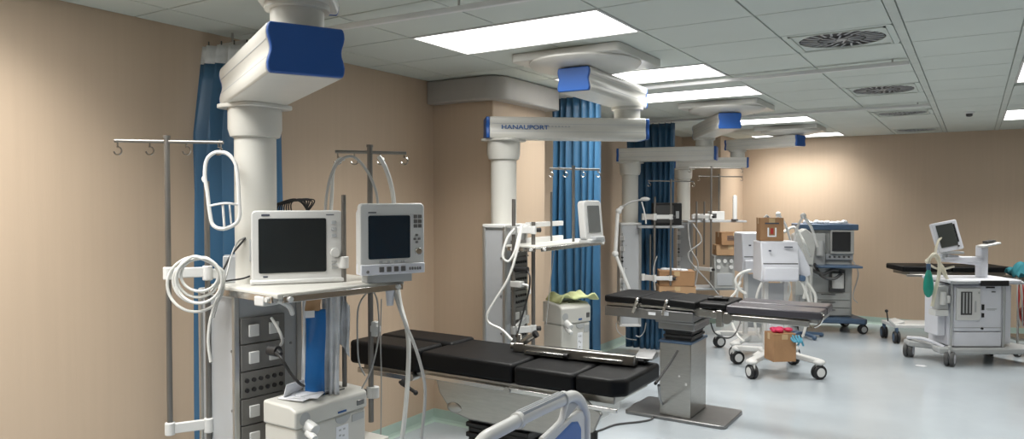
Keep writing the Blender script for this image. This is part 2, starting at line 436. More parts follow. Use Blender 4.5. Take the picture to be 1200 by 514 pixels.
def curtain(x0, x1, y, ztop, zbot, pleats, amp, label, flare=0.0, mesh=False, seed=1, y1=None, lean=0.0):
    rnd = random.Random(seed)
    y1 = y if y1 is None else y1
    t = thing('curtain', label, 'curtain', ((x0 + x1) / 2, (y + y1) / 2, zbot))
    cx, cy = (x0 + x1) / 2, (y + y1) / 2
    per = 10; n = pleats * per; nz = 26
    ph = [rnd.uniform(-.5, .5) for _ in range(pleats + 2)]; am = [rnd.uniform(.65, 1.3) for _ in range(pleats + 2)]
    def sheet(za, zb, nz, off=0):
        b = MB(); v = []; f = []
        for j in range(nz + 1):
            z = za + (zb - za) * j / nz; q = (ztop - z) / (ztop - zbot)
            for i in range(n + 1):
                s_ = i / n; k = int(s_ * pleats); a = am[k] + (am[k + 1] - am[k]) * (s_ * pleats - k)
                u = s_ + .22 / pleats * math.sin(4 * math.pi * s_ * pleats * .5 + q * 1.3 + ph[k] * .3) + .02 * math.sin(q * 4 + s_ * 9)
                x = x0 + (x1 - x0) * u - flare * q * (1 - s_)
                yy = y + (y1 - y) * s_ + amp * a * (0.7 + .5 * q) * math.sin(2 * math.pi * s_ * pleats + .5 * math.sin(q * 3 + k)) + off - lean * min(1, q * 5) * (1 - s_)
                v.append((x - cx, yy - cy, z - zbot))
        for j in range(nz):
            for i in range(n): f.append((j * (n + 1) + i, j * (n + 1) + i + 1, (j + 1) * (n + 1) + i + 1, (j + 1) * (n + 1) + i))
        return b._add(v, f)
    if mesh:
        sheet(ztop, ztop - .10, 3).build('mesh_header', M_MESH, t, solid=.002, angle=80)
        sheet(ztop - .10, zbot, nz).build('fabric', M_CURT, t, solid=.002, angle=80)
    else: sheet(ztop, zbot, nz).build('fabric', M_CURT, t, solid=.002, angle=80)
    h = MB()
    for i in range(pleats):
        xx = x0 + (x1 - x0) * (i + .5) / pleats - cx; yy = (y + (y1 - y) * (i + .5) / pleats) - cy
        h.cyl((xx, yy, ztop - zbot - .02), (xx, yy, ztop - zbot + .025), .004, n=8)
    h.build('hooks', M_DGREY, t)
curtain(-3.60, -3.16, 2.50, 2.62, .08, 6, .045, 'blue curtain with white mesh header gathered at the left wall behind the near pendant', flare=.0, mesh=True, seed=3, y1=2.66, lean=.08)
curtain(-3.17, -2.70, 5.66, 2.67, .05, 7, .055, 'bright blue curtain gathered beside the boxed wall pier', seed=5)
curtain(-3.52, -2.93, 8.10, 2.67, .04, 8, .05, 'dark blue gathered curtain behind the black box and cardboard boxes', seed=8)

# ================================================================ CEILING PENDANTS
def arm_profile(w, h):
    """cross-section with a waisted side, seen on the blue end caps"""
    p = []
    hw, hh = w / 2, h / 2
    side = [(.985, -.97), (1.02, -.8), (1.03, -.6), (1.0, -.38), (.955, -.18), (.94, 0), (.955, .18), (1.0, .38), (1.03, .6), (1.02, .8), (.985, .97)]
    for (a, b_) in side: p.append((hw * a, hh * b_))
    p += [(hw * .94, hh), (-hw * .94, hh)]
    for (a, b_) in reversed(side): p.append((-hw * a, hh * b_))
    p += [(-hw * .94, -hh), (hw * .94, -hh)]
    return p
def add_arm(root, p0, p1, w, h, ext, letters=False, name='upper_arm', capboth=True):
    """arm from pivot p0 to pivot p1 (local coordinates) running ext beyond each"""
    p0 = Vector(p0); p1 = Vector(p1); d = (p1 - p0); L_ = d.length; a = math.atan2(d.y, d.x)
    m = Matrix.Translation(p0) @ Matrix.Rotation(a, 4, 'Z')
    b = MB().prism(arm_profile(w, h), 'x', -ext, L_ + ext); b.xf(m)
    arm = b.build(name, M_CREAM, root, bevel=.006, angle=30)
    pr = arm_profile(w * .985, h * .985)
    for (x0, x1) in ((-ext - .026, -ext), (L_ + ext, L_ + ext + .026)):
        c = MB().prism(pr, 'x', x0, x1); c.xf(m); lab(c.build('end_cap', M_BLUE, arm, bevel=.007, seg=3), 'blue end cap')
    # thin moulding lines along both sides
    gr = MB()
    for z in (-h * .18, h * .18):
        for s_ in (-1, 1): gr.box(-ext + .01, L_ + ext - .01, s_ * w * .493 - .002, s_ * w * .493 + .002, z - .0015, z + .0015)
    gr.xf(m); gr.build('moulding', M_LGREY, arm, whole=True)
    return arm, m, L_
def pendant(cfg):
    mx, my = cfg['mount']; px, py = cfg['pivot']; sx, sy = cfg['shaft']
    t = thing('ceiling_pendant', cfg['label'], 'medical pendant', (mx, my, H), 0, 'ceiling supply pendants')
    O = Vector((mx, my, H))
    def lp(x, y, z): return Vector((x, y, z)) - O
    zu, zl = cfg.get('zu', 2.53), cfg.get('zl', 2.29)
    ah = cfg.get('ah', .15); aw = cfg.get('aw', .215)
    # ceiling plate and turntable
    ox, oy = cfg.get('plate', (-.04, .15))
    b = MB().prism(rrect(.76, .70, .03, cx=ox, cy=oy), 'z', -.055, -.001); b.build('ceiling_plate', M_CREAM, t, bevel=.006)
    MB().lathe([(.36, -.056), (.36, -.066), (.345, -.082), (.24, -.105), (.10, -.115)], (ox * .5, oy * .5, 0), n=48).build('mounting_disc', M_CREAM, t)
    MB().lathe([(.10, -.10), (.10, zu + ah / 2 - H - .002)], n=32).build('bearing', M_CREAM, t)
    add_arm(t, lp(mx, my, zu), lp(px, py, zu), aw, ah, .115, name='upper_arm')
    nk = MB().lathe([(.115, zu - ah / 2 - H + .002), (.115, zu - ah / 2 - H - .02), (.095, zu - ah / 2 - H - .022), (.095, zl + ah / 2 - H - .002)], (px - mx, py - my, 0), 36)
    nk.build('neck', M_CREAM, t)
    arm, m, L_ = add_arm(t, lp(px, py, zl), lp(sx, sy, zl), aw, ah, .11, name='lower_arm')
    if cfg.get('letters'):
        # lettering faces the room, reading left to right from the shaft end
        s_ = m @ Matrix.Translation((L_ - .01, aw / 2 * .965, -.012))
        rot = Matrix.Rotation(math.pi, 4, 'Z') @ Matrix.Rotation(math.pi / 2, 4, 'X')
        side = 1
        text('lettering', 'HANAUPORT', .041, M_INKB, arm, m @ Matrix.Translation((L_ + .03, aw / 2 * 1.035, -.012)) @ rot @ Matrix.Scale(1.35, 4, (1, 0, 0)))
        mk = MB()
        for k in range(9): mk.box(L_ - .27 - .024 * k, L_ - .254 - .024 * k, aw / 2 * 1.03, aw / 2 * 1.036, .004, .014)
        mk.xf(m); mk.build('faded_print', M_GREY, arm, whole=True)
    z = zl - ah / 2 - H
    c = MB().prism(rrect(.26, .26, .05), 'z', z - .018, z + .001); c.xf(Matrix.Translation((sx - mx, sy - my, 0))); c.build('flange', M_CREAM, t, bevel=.004)
    MB().lathe([(.118, z - .017), (.118, z - .11), (.108, z - .145), (.095, z - .15)], (sx - mx, sy - my, 0), 40).build('collar', M_CREAM, t)
    zt = cfg['ztop']
    sh = MB().lathe([(.092, z - .149), (.092, zt - H - .01)], (sx - mx, sy - my, 0), 40); sh.build('shaft', M_CREAM, t)
    # service column: local frame lx along its front, ly to the back
    w, d = cfg.get('tw', .33), cfg.get('td', .26); rz = cfg.get('rz', 90); zb = cfg.get('zb', .42)
    tcx, tcy = cfg.get('tower', (sx, sy))
    T = Matrix.Translation((tcx - mx, tcy - my, -H)) @ Matrix.Rotation(R(rz), 4, 'Z')
    b = MB().box(-w / 2 + .012, w / 2 - .012, -d / 2 + .012, d / 2 - .012, zb, zt - .012); b.xf(T)
    body = b.build('service_column', M_LGREY, t)
    e = MB()
    for (a, c_) in ((-1, -1), (-1, 1), (1, -1), (1, 1)):
        e.box(a * w / 2 - (a > 0) * .026, a * w / 2 + (a < 0) * .026, c_ * d / 2 - (c_ > 0) * .022, c_ * d / 2 + (c_ < 0) * .022, zb - .01, zt)
    e.xf(T); lab(e.build('corner_profiles', M_ALU, body, bevel=.004), 'aluminium corner profiles')
    q = MB().box(-w / 2, w / 2, -d / 2, d / 2, zt - .014, zt + .012); q.xf(T); q.build('top_plate', M_WHITE, body, bevel=.006)
    q = MB().box(-w / 2, w / 2, -d / 2, d / 2, zb - .03, zb); q.xf(T); q.build('bottom_plate', M_WHITE, body, bevel=.006)
    # socket panels down the front, and screws on the side
    x0, x1 = cfg.get('sock', (-w / 2 + .03, w / 2 - .12)); ph = .118; k = 0; zz = zt - .1
    while zz - ph > zb + .02:
        b = MB().box(x0, x1, -d / 2 - .004, -d / 2 + .014, zz - ph + .004, zz - .002); b.xf(T)
        sp = b.build('socket_panel', M_MGREY, t, bevel=.002)
        c = MB(); cd = MB()
        if k % 4 == 2 or (cfg.get('round') and k % 2):
            for i in range(6):
                for j in range(2):
                    xx = x0 + (x1 - x0) * (i + .7) / 6.4; z2 = zz - ph * (.33 + .36 * j)
                    cd.cyl((xx, -d / 2 - .004, z2), (xx, -d / 2 - .012, z2), .0095, n=14)
            cd.xf(T); cd.build('socket_row', M_BLACK, sp)
        else:
            for i in (0.27, 0.73):
                xx = x0 + (x1 - x0) * i
                c.box(xx - .024, xx + .024, -d / 2 - .014, -d / 2 - .003, zz - ph / 2 - .026, zz - ph / 2 + .026)
            c.xf(T); c.build('socket_cover', M_WHITE, sp, bevel=.003)
        zz -= ph; k += 1
    r_ = MB()
    for z2 in [zb + .1 + .26 * i for i in range(int((zt - zb - .15) / .26) + 1)]:
        for (yy) in (-d / 2 + .04,): r_.cyl((-w / 2 + .012, yy, z2), (-w / 2 + .007, yy, z2), .006, n=10)
        r_.cyl((x1 + .04, -d / 2 + .012, z2), (x1 + .04, -d / 2 + .007, z2), .006, n=10)
    r_.xf(T); r_.build('screws', M_DSTEEL, body)
    return t, T
def add_shelf(t, O, x0, x1, y0, y1, z, rails=True, name='shelf', m=None, th=.024, turn=0):
    TM = Matrix.Translation((x1 - O[0], y0 - O[1], 0)) @ Matrix.Rotation(R(turn), 4, 'Z') @ Matrix.Translation((O[0] - x1, O[1] - y0, 0))
    b = MB().box(x0 - O[0], x1 - O[0], y0 - O[1], y1 - O[1], z - th - H, z - H); b.xf(TM)
    s_ = b.build(name, m or M_CREAM, t, bevel=.006)
    if rails:
        r_ = MB(); zz = z - H - th - .012
        r_.box(x1 + .004 - O[0], x1 + .014 - O[0], y0 + .02 - O[1], y1 - .02 - O[1], zz - .004, zz + .024)
        r_.box(x0 + .02 - O[0], x1 - .02 - O[0], y0 - .014 - O[1], y0 - .004 - O[1], zz - .004, zz + .024)
        r_.xf(TM); r_.build('side_rail', M_CHROME, s_, bevel=.002)
        k = MB()
        for yy in (y0 + .05, y1 - .05): k.cyl((x1 - .01 - O[0], yy - O[1], zz + .01), (x1 + .022 - O[0], yy - O[1], zz + .01), .011)
        for xx in (x0 + .06, x1 - .05): k.cyl((xx - O[0], y0 + .01 - O[1], zz + .01), (xx - O[0], y0 - .022 - O[1], zz + .01), .011)
        k.xf(TM); k.build('rail_knobs', M_WHITE, s_)
    return s_
def rod(t, O, p, z0, z1, r=.011, name='equipment_rod', m=None):
    b = MB().cyl((p[0] - O[0], p[1] - O[1], z0 - H), (p[0] - O[0], p[1] - O[1], z1 - H), r, n=16)
    return b.build(name, m or M_POLE, t)
def bracket(t, p0, p1, h=.045, w=.035, name='bracket', knob=True):
    """white clamp arm between two rods (points already in the thing's frame)"""
    p0 = Vector(p0); p1 = Vector(p1)
    b = MB().beam(p0, p1, w * .6, h)
    for p in (p0, p1): b.cyl(p - Vector((0, 0, h * .62)), p + Vector((0, 0, h * .62)), w * .62, n=18)
    o = b.build(name, M_WHITE, t, bevel=.004)
    if knob:
        d = (p1 - p0).normalized(); MB().cyl(p1 + d * w * .5, p1 + d * (w * .5 + .035), .015, .017).build('knob', M_BLACK, o)
    return o

def rel(O, p): return Vector((p[0] - O[0], p[1] - O[1], p[2] - H))
# ---- near pendant
P1 = dict(label='nearest and largest ceiling pendant with blue end cap, holding the shelf with two monitors',
          mount=(-1.74, 1.42), pivot=(-2.085, 1.835), shaft=(-2.785, 2.20), tower=(-2.81, 2.185), ztop=1.365, rz=83, zu=2.565, zl=2.295, ah=.175, aw=.265, td=.31, tw=.34, sock=(-.14, .075), zb=.5)
p1, T1 = pendant(P1); O1 = (P1['mount'][0], P1['mount'][1])
SN = at_z(325, 344, 1.40)
add_shelf(p1, O1, SN.x - .55, SN.x, SN.y, SN.y + .67, 1.40, turn=-8)
q = at(281, 310, 3.36); b = MB().cbox(rel(O1, (q.x, q.y, 1.462)), (.14, .09, .124), rz=50); b.build('column_head', M_LGREY, p1, bevel=.006)
add_shelf(p1, O1, -2.645, -2.34, 2.03, 2.60, .655, rails=False, name='lower_shelf')
# side profiles and rods carried by the near pendant
a = at(243, 300, 3.27); rod(p1, O1, a, .62, 1.86, .012)
a2 = at(403, 300, 3.36); rod(p1, O1, a2, .62, 1.80, .011)
c0 = at(268, 310, 3.33); bracket(p1, rel(O1, (c0.x, c0.y, 1.445)), rel(O1, (a.x, a.y, 1.445)), knob=False, name='rod_bracket')
bracket(p1, rel(O1, (c0.x, c0.y, .76)), rel(O1, (a.x, a.y, .76)), knob=False, name='rod_bracket')
bracket(p1, rel(O1, (-2.62, 2.33, 1.49)), rel(O1, (a2.x, a2.y, 1.49)), knob=False, name='rod_bracket')

def hook(b, p, d, r=.017):
    """curled hook hanging from p, opening along unit direction d"""
    p = Vector(p); d = Vector(d); pts = [p, p + Vector((0, 0, -.018))]
    for a_ in range(100, -200, -30):
        pts.append(p + Vector((0, 0, -.018 - r * 1.1)) + d * (r * math.cos(R(a_))) + Vector((0, 0, r * math.sin(R(a_)))))
    b.tube(pts, .0036, n=6, res=2)
def iv_pole(name, label, p, z0, z1, bar0, bar1, hooks, r=.012, brackets=(), zbar=None, group='infusion poles'):
    """p: world xy; bar0/bar1 signed reach along camera-facing right direction"""
    t = thing(name, label, 'infusion pole', (p[0], p[1], z0), math.degrees(-YAW), group)
    MB().cyl((0, 0, 0), (0, 0, z1 - z0), r, n=20).cyl((0, 0, z1 - z0), (0, 0, z1 - z0 + .012), r * 1.25, n=20).build('pole', M_POLE, t)
    zb = (zbar or z1 - .03) - z0
    if bar1 > bar0:
        cb = MB().cyl((bar0, -.004, zb + .004), (bar1, .004, zb - .003), .0078, n=12); cb.build('crossbar', M_POLE, t)
        hb = MB()
        for x in hooks: hook(hb, (x, 0, zb - .003), (1, 0, 0))
        hb.build('hooks', M_CHROME, t)
    for (z, q, kn) in brackets:
        l = loc_pt(t, (q[0], q[1], z)); bracket(t, (l.x, l.y, z - z0), (0, 0, z - z0), knob=kn)
    return t
pa = at(197, 300, 3.2)
iv_pole('infusion_pole', 'tall steel infusion pole in front of the bare left wall, leftmost', pa, .745, 2.045, -.225, .245, (-.215, -.075, .085, .225), brackets=((1.455, a, False), (.77, a, False)), zbar=2.03)
pb = at(434, 300, 3.53)
iv_pole('infusion_pole', 'steel infusion pole behind the light-screened monitor', pb, .70, 2.03, -.165, .175, (-.155, -.075, .05, .165), r=.013, brackets=((.845, (-2.45, 2.62), True),), zbar=2.005)
b = MB(); q = at(440, 385, 3.44); b.cbox(q, (.03, .03, .07)); b.cbox(q + Vector((0, 0, .0)), (.045, .028, .03)); tag(b.build('hose_clip', M_WHITE, bevel=.004), 'small white clip on the steel pole under the light-screened monitor', 'clip')

# white wire holder hung on the leftmost pole
def holder():
    f = 3.19; P = lambda x, y, k=0: at(x, y, f + k)
    t = thing('bottle_holder', 'white oval wire bottle holder hanging from the leftmost pole crossbar', 'bottle holder', P(258, 268))
    b = MB(); out = [(258, 178), (268, 181), (276, 192), (279, 212), (280, 235), (281, 252), (276, 262), (262, 268), (250, 264), (246, 250), (243, 225), (240, 205), (242, 188), (249, 180)]
    b.tube([loc_pt(t, P(x, y)) for x, y in out], .0085, n=8, closed=True, res=4); b.build('ring_frame', M_WHITE, t)
    b = MB(); b.tube([loc_pt(t, P(246, 241)), loc_pt(t, P(264, 238, -.03)), loc_pt(t, P(280, 240))], .005, n=6)
    b.tube([loc_pt(t, P(261, 239, -.02)), loc_pt(t, P(263, 266, -.02))], .005, n=6, res=1)
    b.tube([loc_pt(t, P(269, 239, .0)), loc_pt(t, P(271, 262, .0))], .004, n=6, res=1)
    b.tube([loc_pt(t, P(240, 205)), loc_pt(t, P(237, 209)), loc_pt(t, P(239, 213))], .004, n=6)
    b.build('cradle_wires', M_WHITE, t)
    b = MB(); b.tube([loc_pt(t, P(257, 164)), loc_pt(t, P(259, 171)), loc_pt(t, P(257, 178))], .003, n=6); b.build('hanger_hook', M_STEEL, t)
holder()

# coiled grey hose on the rod
def coil(cx, cy, f, rads, r, label, name, m, tail=(), seed=0):
    b = MB(); pts = []
    rnd = random.Random(seed)
    for k, (rx, ry, dx, dy) in enumerate(rads):
        for i in range(14):
            a_ = 2 * math.pi * i / 14 - 1.2
            pts.append(at(cx + dx + rx * math.cos(a_), cy + dy + ry * math.sin(a_), f - .012 * k + .01 * math.sin(a_)))
    for (x, y) in tail: pts.append(at(x, y, f - .02))
    b.tube(pts, r, n=8, res=3)
    return tag(b.build(name, m), label, 'hose')
coil(229, 333, 3.14, ((33, 32, 0, 0), (29, 26, 3, -4), (25, 24, 3, -9), (22, 19, 5, -11), (27, 27, 4, -5)), .0065, 'grey-white hose coiled over the left rod of the near pendant', 'coiled_hose', M_TUBE, ((262, 318), (256, 345), (247, 372), (244, 400), (247, 424)))
def hose(pts, r, m, label, name='hose', cat='hose', n=8):
    """pts: (px,py,ahead)"""
    b = MB(); b.tube([at(*p) for p in pts], r, n=n, res=6)
    return tag(b.build(name, m), label, cat)
hose([(381, 262, 3.5), (382, 235, 3.48), (388, 205, 3.45), (400, 187, 3.42), (415, 184, 3.42), (430, 200, 3.40), (440, 222, 3.42), (443, 240, 3.5)], .0065, M_TUBEG, 'grey hose looping over the crossbar between the two monitors', 'looped_hose')
hose([(387, 262, 3.52), (389, 225, 3.5), (390, 203, 3.5), (396, 188, 3.46), (404, 186, 3.46)], .009, M_TUBE, 'short white hose hanging at the left end of the crossbar', 'hanging_hose')
hose([(444, 183, 3.44), (452, 197, 3.44), (459, 220, 3.46), (462, 245, 3.56), (464, 300, 3.62), (468, 350, 3.6), (478, 392, 3.5), (478, 440, 3.45), (474, 490, 3.4), (469, 530, 3.4)], .011, M_TUBE, 'thick white hose falling from the crossbar behind the light-screened monitor', 'hanging_hose')
hose([(455, 318, 3.44), (463, 345, 3.4), (472, 372, 3.38), (486, 405, 3.36), (496, 440, 3.36), (498, 470, 3.36), (492, 530, 3.36)], .0075, M_TUBEG, 'thick grey cable hanging in an arc right of the white hose', 'hanging_cable', 'cable')
hose([(432, 340, 3.4), (420, 360, 3.36), (419, 400, 3.36), (421, 425, 3.36), (428, 440, 3.36)], .004, M_TUBEG, 'thin grey cable looping left of the clamp pole', 'thin_cable', 'cable')
hose([(436, 340, 3.42), (442, 352, 3.42), (444, 390, 3.42), (436, 430, 3.4), (424, 455, 3.36)], .004, M_TUBEG, 'thin grey cable running down to the cream machine', 'thin_cable', 'cable')
hose([(447, 350, 3.5), (446, 400, 3.5), (447, 450, 3.5), (446, 530, 3.5)], .003, M_TUBEG, 'thinnest cable falling straight right of the clamp pole', 'thin_cable', 'cable')

# shrouds of film and the blue bag hanging under the shelf
def hanging_sheet(x0, x1, y0, y1, f, m, label, name, cat, folds=3, amp=.012, slope=0, taper=0, thick=.003):
    b = MB(); v = []; fs = []; n = 24; k = 20
    for j in range(k + 1):
        q = j / k
        for i in range(n + 1):
            s_ = i / n; x = x0 + (x1 - x0) * (s_ + taper * (s_ - .5) * q) + 2 * math.sin(q * 5 + i * .3) * .4; y = y0 + (y1 - y0) * q
            p = at(x, y + slope * s_, f + amp * math.sin(s_ * folds * 6.28 + q * 2) + amp * .6 * math.sin(q * 9 + s_ * 4)); v.append(p)
    for j in range(k):
        for i in range(n): fs.append((j * (n + 1) + i, j * (n + 1) + i + 1, (j + 1) * (n + 1) + i + 1, (j + 1) * (n + 1) + i))
    b._add(v, fs); return tag(b.build(name, m, solid=thick, angle=80), label, cat)
hanging_sheet(358, 381, 362, 462, 3.22, M_BBAG, 'bright blue plastic bag hanging below the near shelf', 'plastic_bag', 'bag', 1, .006, thick=.006)
hanging_sheet(377, 398, 338, 462, 3.25, M_FILM, 'crumpled clear plastic cover hanging right of the blue bag', 'plastic_cover', 'plastic cover', 3, .010)
hanging_sheet(354, 359, 345, 462, 3.24, M_FILM, 'narrow plastic film left of the blue bag', 'plastic_film', 'plastic cover', 1, .01)
hanging_sheet(358, 376, 344, 364, 3.21, M_CARD2, 'small tan paper tag hanging under the shelf above the blue bag', 'paper_tag', 'tag', 1, .003)
b = MB().cbox(at(363, 368, 3.19), (.04, .004, .03), rz=57); tag(b.build('label_card', M_PAPER), 'small pale card at the top of the blue bag', 'card')
hanging_sheet(398, 409, 340, 400, 3.33, M_FILM, 'twisted strip of white plastic right of the front rod', 'plastic_strip', 'plastic cover', 2, .01, slope=18, taper=.2)

# ---- monitors
def monitor(label, c, rz, w, h, d, scr, scrm, mshell, tilt=0, foot=True, knobs='right', base_z=None):
    """c: world point under the middle of the front face; shell hangs from y=0 (front) to y=d"""
    t = thing('patient_monitor', label, 'monitor', c, rz)
    X = Matrix.Rotation(R(-tilt), 4, 'X')
    b = MB().prism(rrect(w, h, .02, cx=0, cy=h / 2 + .012), 'y', 0, .035); b.xf(X); sh = b.build('front_bezel', mshell, t, bevel=.006)
    b = MB()
    p = [(.03, .02), (d * .6, .02), (d, .05), (d, h - .03), (d * .6, h), (.03, h)]
    b.prism(p, 'x', -w / 2 + .012, w / 2 - .012); b.xf(X); b.build('rear_housing', mshell, t, bevel=.008)
    x0, x1, z0, z1 = scr
    b = MB().prism(rrect(x1 - x0, z1 - z0, .008, cx=(x0 + x1) / 2, cy=(z0 + z1) / 2), 'y', -.004, .012); b.xf(X); s_ = lab(b.build('screen', scrm, t, bevel=.002), 'dark switched-off screen')
    if foot:
        MB().box(-w / 2 - .006, w / 2 + .006, -.02, d * .8, 0, .02).build('foot', mshell, t, bevel=.006)
    return t, X, sh
mz = 1.402
m1, X, sh = monitor('white bench patient monitor with wide dark screen on the left of the near shelf', (-2.575, 2.26, mz), 54, .395, .315, .14, (-.168, .125, .048, .292), M_SCR, M_WHITE)
b = MB()
for i, z in enumerate((.265, .235, .205)): b.box(.148, .17, -.006, .01, z, z + .014)
b.xf(X); b.build('buttons', M_LGREY, m1, bevel=.002)
b = MB().cyl((.163, -.026, .135), (.163, 0, .135), .021, n=24); b.build('dial', M_WHITE, m1, bevel=.002)
b = MB()
for z in (.09, .075, .06): b.box(.148, .178, -.005, .01, z, z + .007)
b.build('side_keys', M_GREY, m1)
b = MB().box(-.155, -.12, -.002, .002, .303, .311).box(.125, .16, -.002, .002, .305, .309).box(-.15, -.13, -.002, .002, .030, .036); b.build('maker_marks', M_INK, m1)
MB().box(-.205, -.185, .03, .09, .1, .2).build('side_connector', M_GREY, m1, bevel=.003)
m2, X, sh = monitor('light-bezelled patient monitor with blue-black screen at the right end of the near shelf', (-2.245, 2.525, mz + .022), 64, .315, .325, .09, (-.118, .085, .085, .282), M_SCRB, M_WHITE, foot=False)
b = MB()
for r_ in range(3):
    for c_ in range(2): b.box(.103 + c_ * .022, .120 + c_ * .022, -.005, .01, .268 - r_ * .022, .284 - r_ * .022)
for (x, z) in ((.118, .19), (.108, .172), (.13, .172), (.118, .157)): b.box(x - .006, x + .006, -.005, .01, z - .005, z + .005)
b.build('buttons', M_DSTEEL, m2, bevel=.001)
MB().cyl((.122, -.018, .115), (.122, 0, .115), .016, n=24).build('dial', M_CHROME, m2, bevel=.002)
b = MB().box(-.155, .155, -.01, .06, .014, .062); b.build('key_ledge', M_COOL, m2, bevel=.004)
b = MB()
for x in (-.07, -.035, 0, .035): b.box(x, x + .022, -.015, 0, .026, .05)
for x in (.075, .088, .101, .114, .127): b.box(x, x + .008, -.015, 0, .030, .044)
b.cyl((-.125, -.015, .03), (-.125, 0, .03), .007)
b.build('keys', M_DSTEEL, m2, bevel=.002)
b = MB()
for x in (-.06, -.025, .012, .047): b.box(x - .007, x + .007, -.0075, .0, .066, .076)
b.build('printed_icons', M_GREY, m2)
MB().box(-.118, -.08, -.002, .001, .293, .298).build('maker_mark', M_INK, m2)
MB().box(-.12, .10, .01, .085, -.024, .014).build('foot', M_GREY, m2, bevel=.004)
# black leads heaped behind the left monitor
b = MB()
for k in range(11):
    b.tube([at(312 + 3 * k, 250, 3.52), at(318 + 2.5 * k, 241 - k * .5, 3.5), at(338 + 3 * k, 235 - (k % 3), 3.5), at(352 + k, 236 + k, 3.5), at(360, 247, 3.52)], .0035, n=6)
b.tube([at(313, 246, 3.5), at(340, 262, 3.5), at(360, 247, 3.5)], .004, n=6)
tag(b.build('bundled_leads', M_BLACK), 'bundle of black leads heaped behind the left monitor', 'leads')
hose([(296, 268, 3.3), (284, 283, 3.25), (270, 300, 3.2), (262, 315, 3.18), (256, 322, 3.18)], .0045, M_BLACK, 'black cable running down left from the left monitor', 'power_cable', 'cable')
hose([(296, 322, 3.28), (285, 326, 3.24), (272, 328, 3.22), (258, 330, 3.2)], .004, M_BLACK, 'black cable lying across the left end of the near shelf', 'shelf_cable', 'cable')
hose([(296, 276, 3.3), (280, 282, 3.24), (271, 300, 3.2), (266, 320, 3.16), (258, 345, 3.12), (250, 372, 3.12)], .004, M_TUBEG, 'thin grey cable from the left monitor to the coiled hose', 'thin_cable', 'cable')
hose([(323, 413, 2.98), (330, 420, 2.94), (340, 436, 2.94), (350, 448, 2.94), (356, 452, 3.0)], .006, M_BLACK, 'black power cable plugged into the near socket column', 'power_cable', 'cable')
b = MB(); q = at(322, 411, 3.03); b.cyl(q + Vector((-.03, 0, 0)), q + Vector((.02, 0, 0)), .022, n=18); b.cyl(q + Vector((.02, 0, 0)), q + Vector((.05, -.01, -.005)), .013, .008, n=14); tag(b.build('power_plug', M_BLACK), 'round black power plug in the near socket column', 'plug')
b = MB(); q0 = at(312, 352, 3.0); b.box(q0.x - .04, q0.x + .02, q0.y - .03, q0.y + .05, q0.z - .02, q0.z + .02); b.tube([q0 + Vector((.02, .04, 0)), q0 + Vector((.03, .09, -.03)), q0 + Vector((.02, .12, -.07))], .012); tag(b.build('gas_outlet_plug', M_WHITE, bevel=.006), 'bent white gas plug in the topmost near socket panel', 'plug')
hose([(318, 372, 3.0), (326, 385, 2.98), (331, 398, 2.98), (329, 404, 3.02)], .006, M_TUBEG, 'short grey lead hanging before the near socket covers', 'socket_lead', 'cable')
b = MB(); q = at(457, 345, 3.4); b.cyl(q + Vector((0, 0, .04)), q + Vector((0, 0, -.05)), .022, .016, n=20); tag(b.build('suction_cup', M_COOL), 'pale plastic cup hanging under the right end of the near shelf', 'cup')

# cream bedside machine on the lower shelf of each of the near two pendants
def cream_machine(label, loc, rz, w, d, h):
    t = thing('humidifier_unit', label, 'medical unit', loc, rz, 'cream medical units on the pendant shelves')
    b = MB().prism([(-d / 2, 0), (d / 2, 0), (d / 2, h * .62), (-d / 2, h * .62)], 'x', -w / 2, w / 2)
    b.build('housing', M_CREAM, t, bevel=.012, seg=3)
    b = MB().prism([(-d / 2 - .006, h * .62), (d / 2, h * .62), (d / 2, h), (-d / 2 + .03, h * .97), (-d / 2 - .006, h * .90)], 'x', -w / 2 - .008, w / 2 + .004)
    lid = b.build('lid', M_CREAM, t, bevel=.01, seg=3)
    MB().box(-w * .2, w * .34, -d * .02, d * .02, h * .985, h * .995).box(-w * .1, w * .30, -d * .24, -d * .22, h * .975, h * .99).build('slot', M_DGREY, lid)
    b = MB().cyl((-w * .36, -d / 2 - .05, h * .58), (-w * .36, -d / 2 + .01, h * .66), .026, n=20); b.cyl((-w * .42, -d / 2 - .075, h * .49), (-w * .40, -d / 2 - .02, h * .56), .016, n=16)
    b.build('spout', M_WHITE, t, bevel=.003)
    MB().cyl((-w * .40, -d / 2 - .008, h * .76), (-w * .40, -d / 2 + .01, h * .76), .028, n=24).build('ring_port', M_GREY, t)
    MB().box(w * .34, w * .45, -d / 2 - .01, -d / 2, h * .70, h * .79).build('switch', M_DSTEEL, t, bevel=.002)
    MB().box(w * .06, w * .18, -d / 2 - .009, -d / 2, h * .67, h * .70).build('name_mark', M_INKB, t)
    MB().box(w * .28, w * .46, -d / 2 - .003, -d / 2 + .002, h * .44, h * .56).build('rating_plate', M_GREY, t)
    p = [(w * .14 + .045 * math.cos(R(a_)), h * .60 + .035 * math.sin(R(a_))) for a_ in range(180, 361, 15)]
    MB().prism(p, 'y', -d / 2 - .004, -d / 2).build('display_badge', M_GREY, t)
    MB().box(w * .04, w * .22, -d / 2 - .003, -d / 2, h * .1, h * .44).build('instruction_label', M_PAPER, t)
    b = MB()
    for (x, z) in ((.08, .36), (.14, .36), (.08, .27), (.13, .25), (.1, .17)): b.box(w * x, w * (x + .03), -d / 2 - .004, -d / 2, h * z, h * (z + .03))
    b.build('printed_icons', M_GREY, t)
    return t
cm = cream_machine('large cream medical unit with papers on its lid, under the near shelf', (-2.465, 2.265, .66), 90, .41, .20, .262)
b = MB(); o_ = Vector((-2.475, 2.19, .924))
for i, (dx, dy, rz_, z) in enumerate(((0, 0, 12, 0), (.01, .03, 30, .004), (-.01, .05, -8, .008))): b.cbox(o_ + Vector((dx, dy, z)), (.13, .17, .003), rz=rz_)
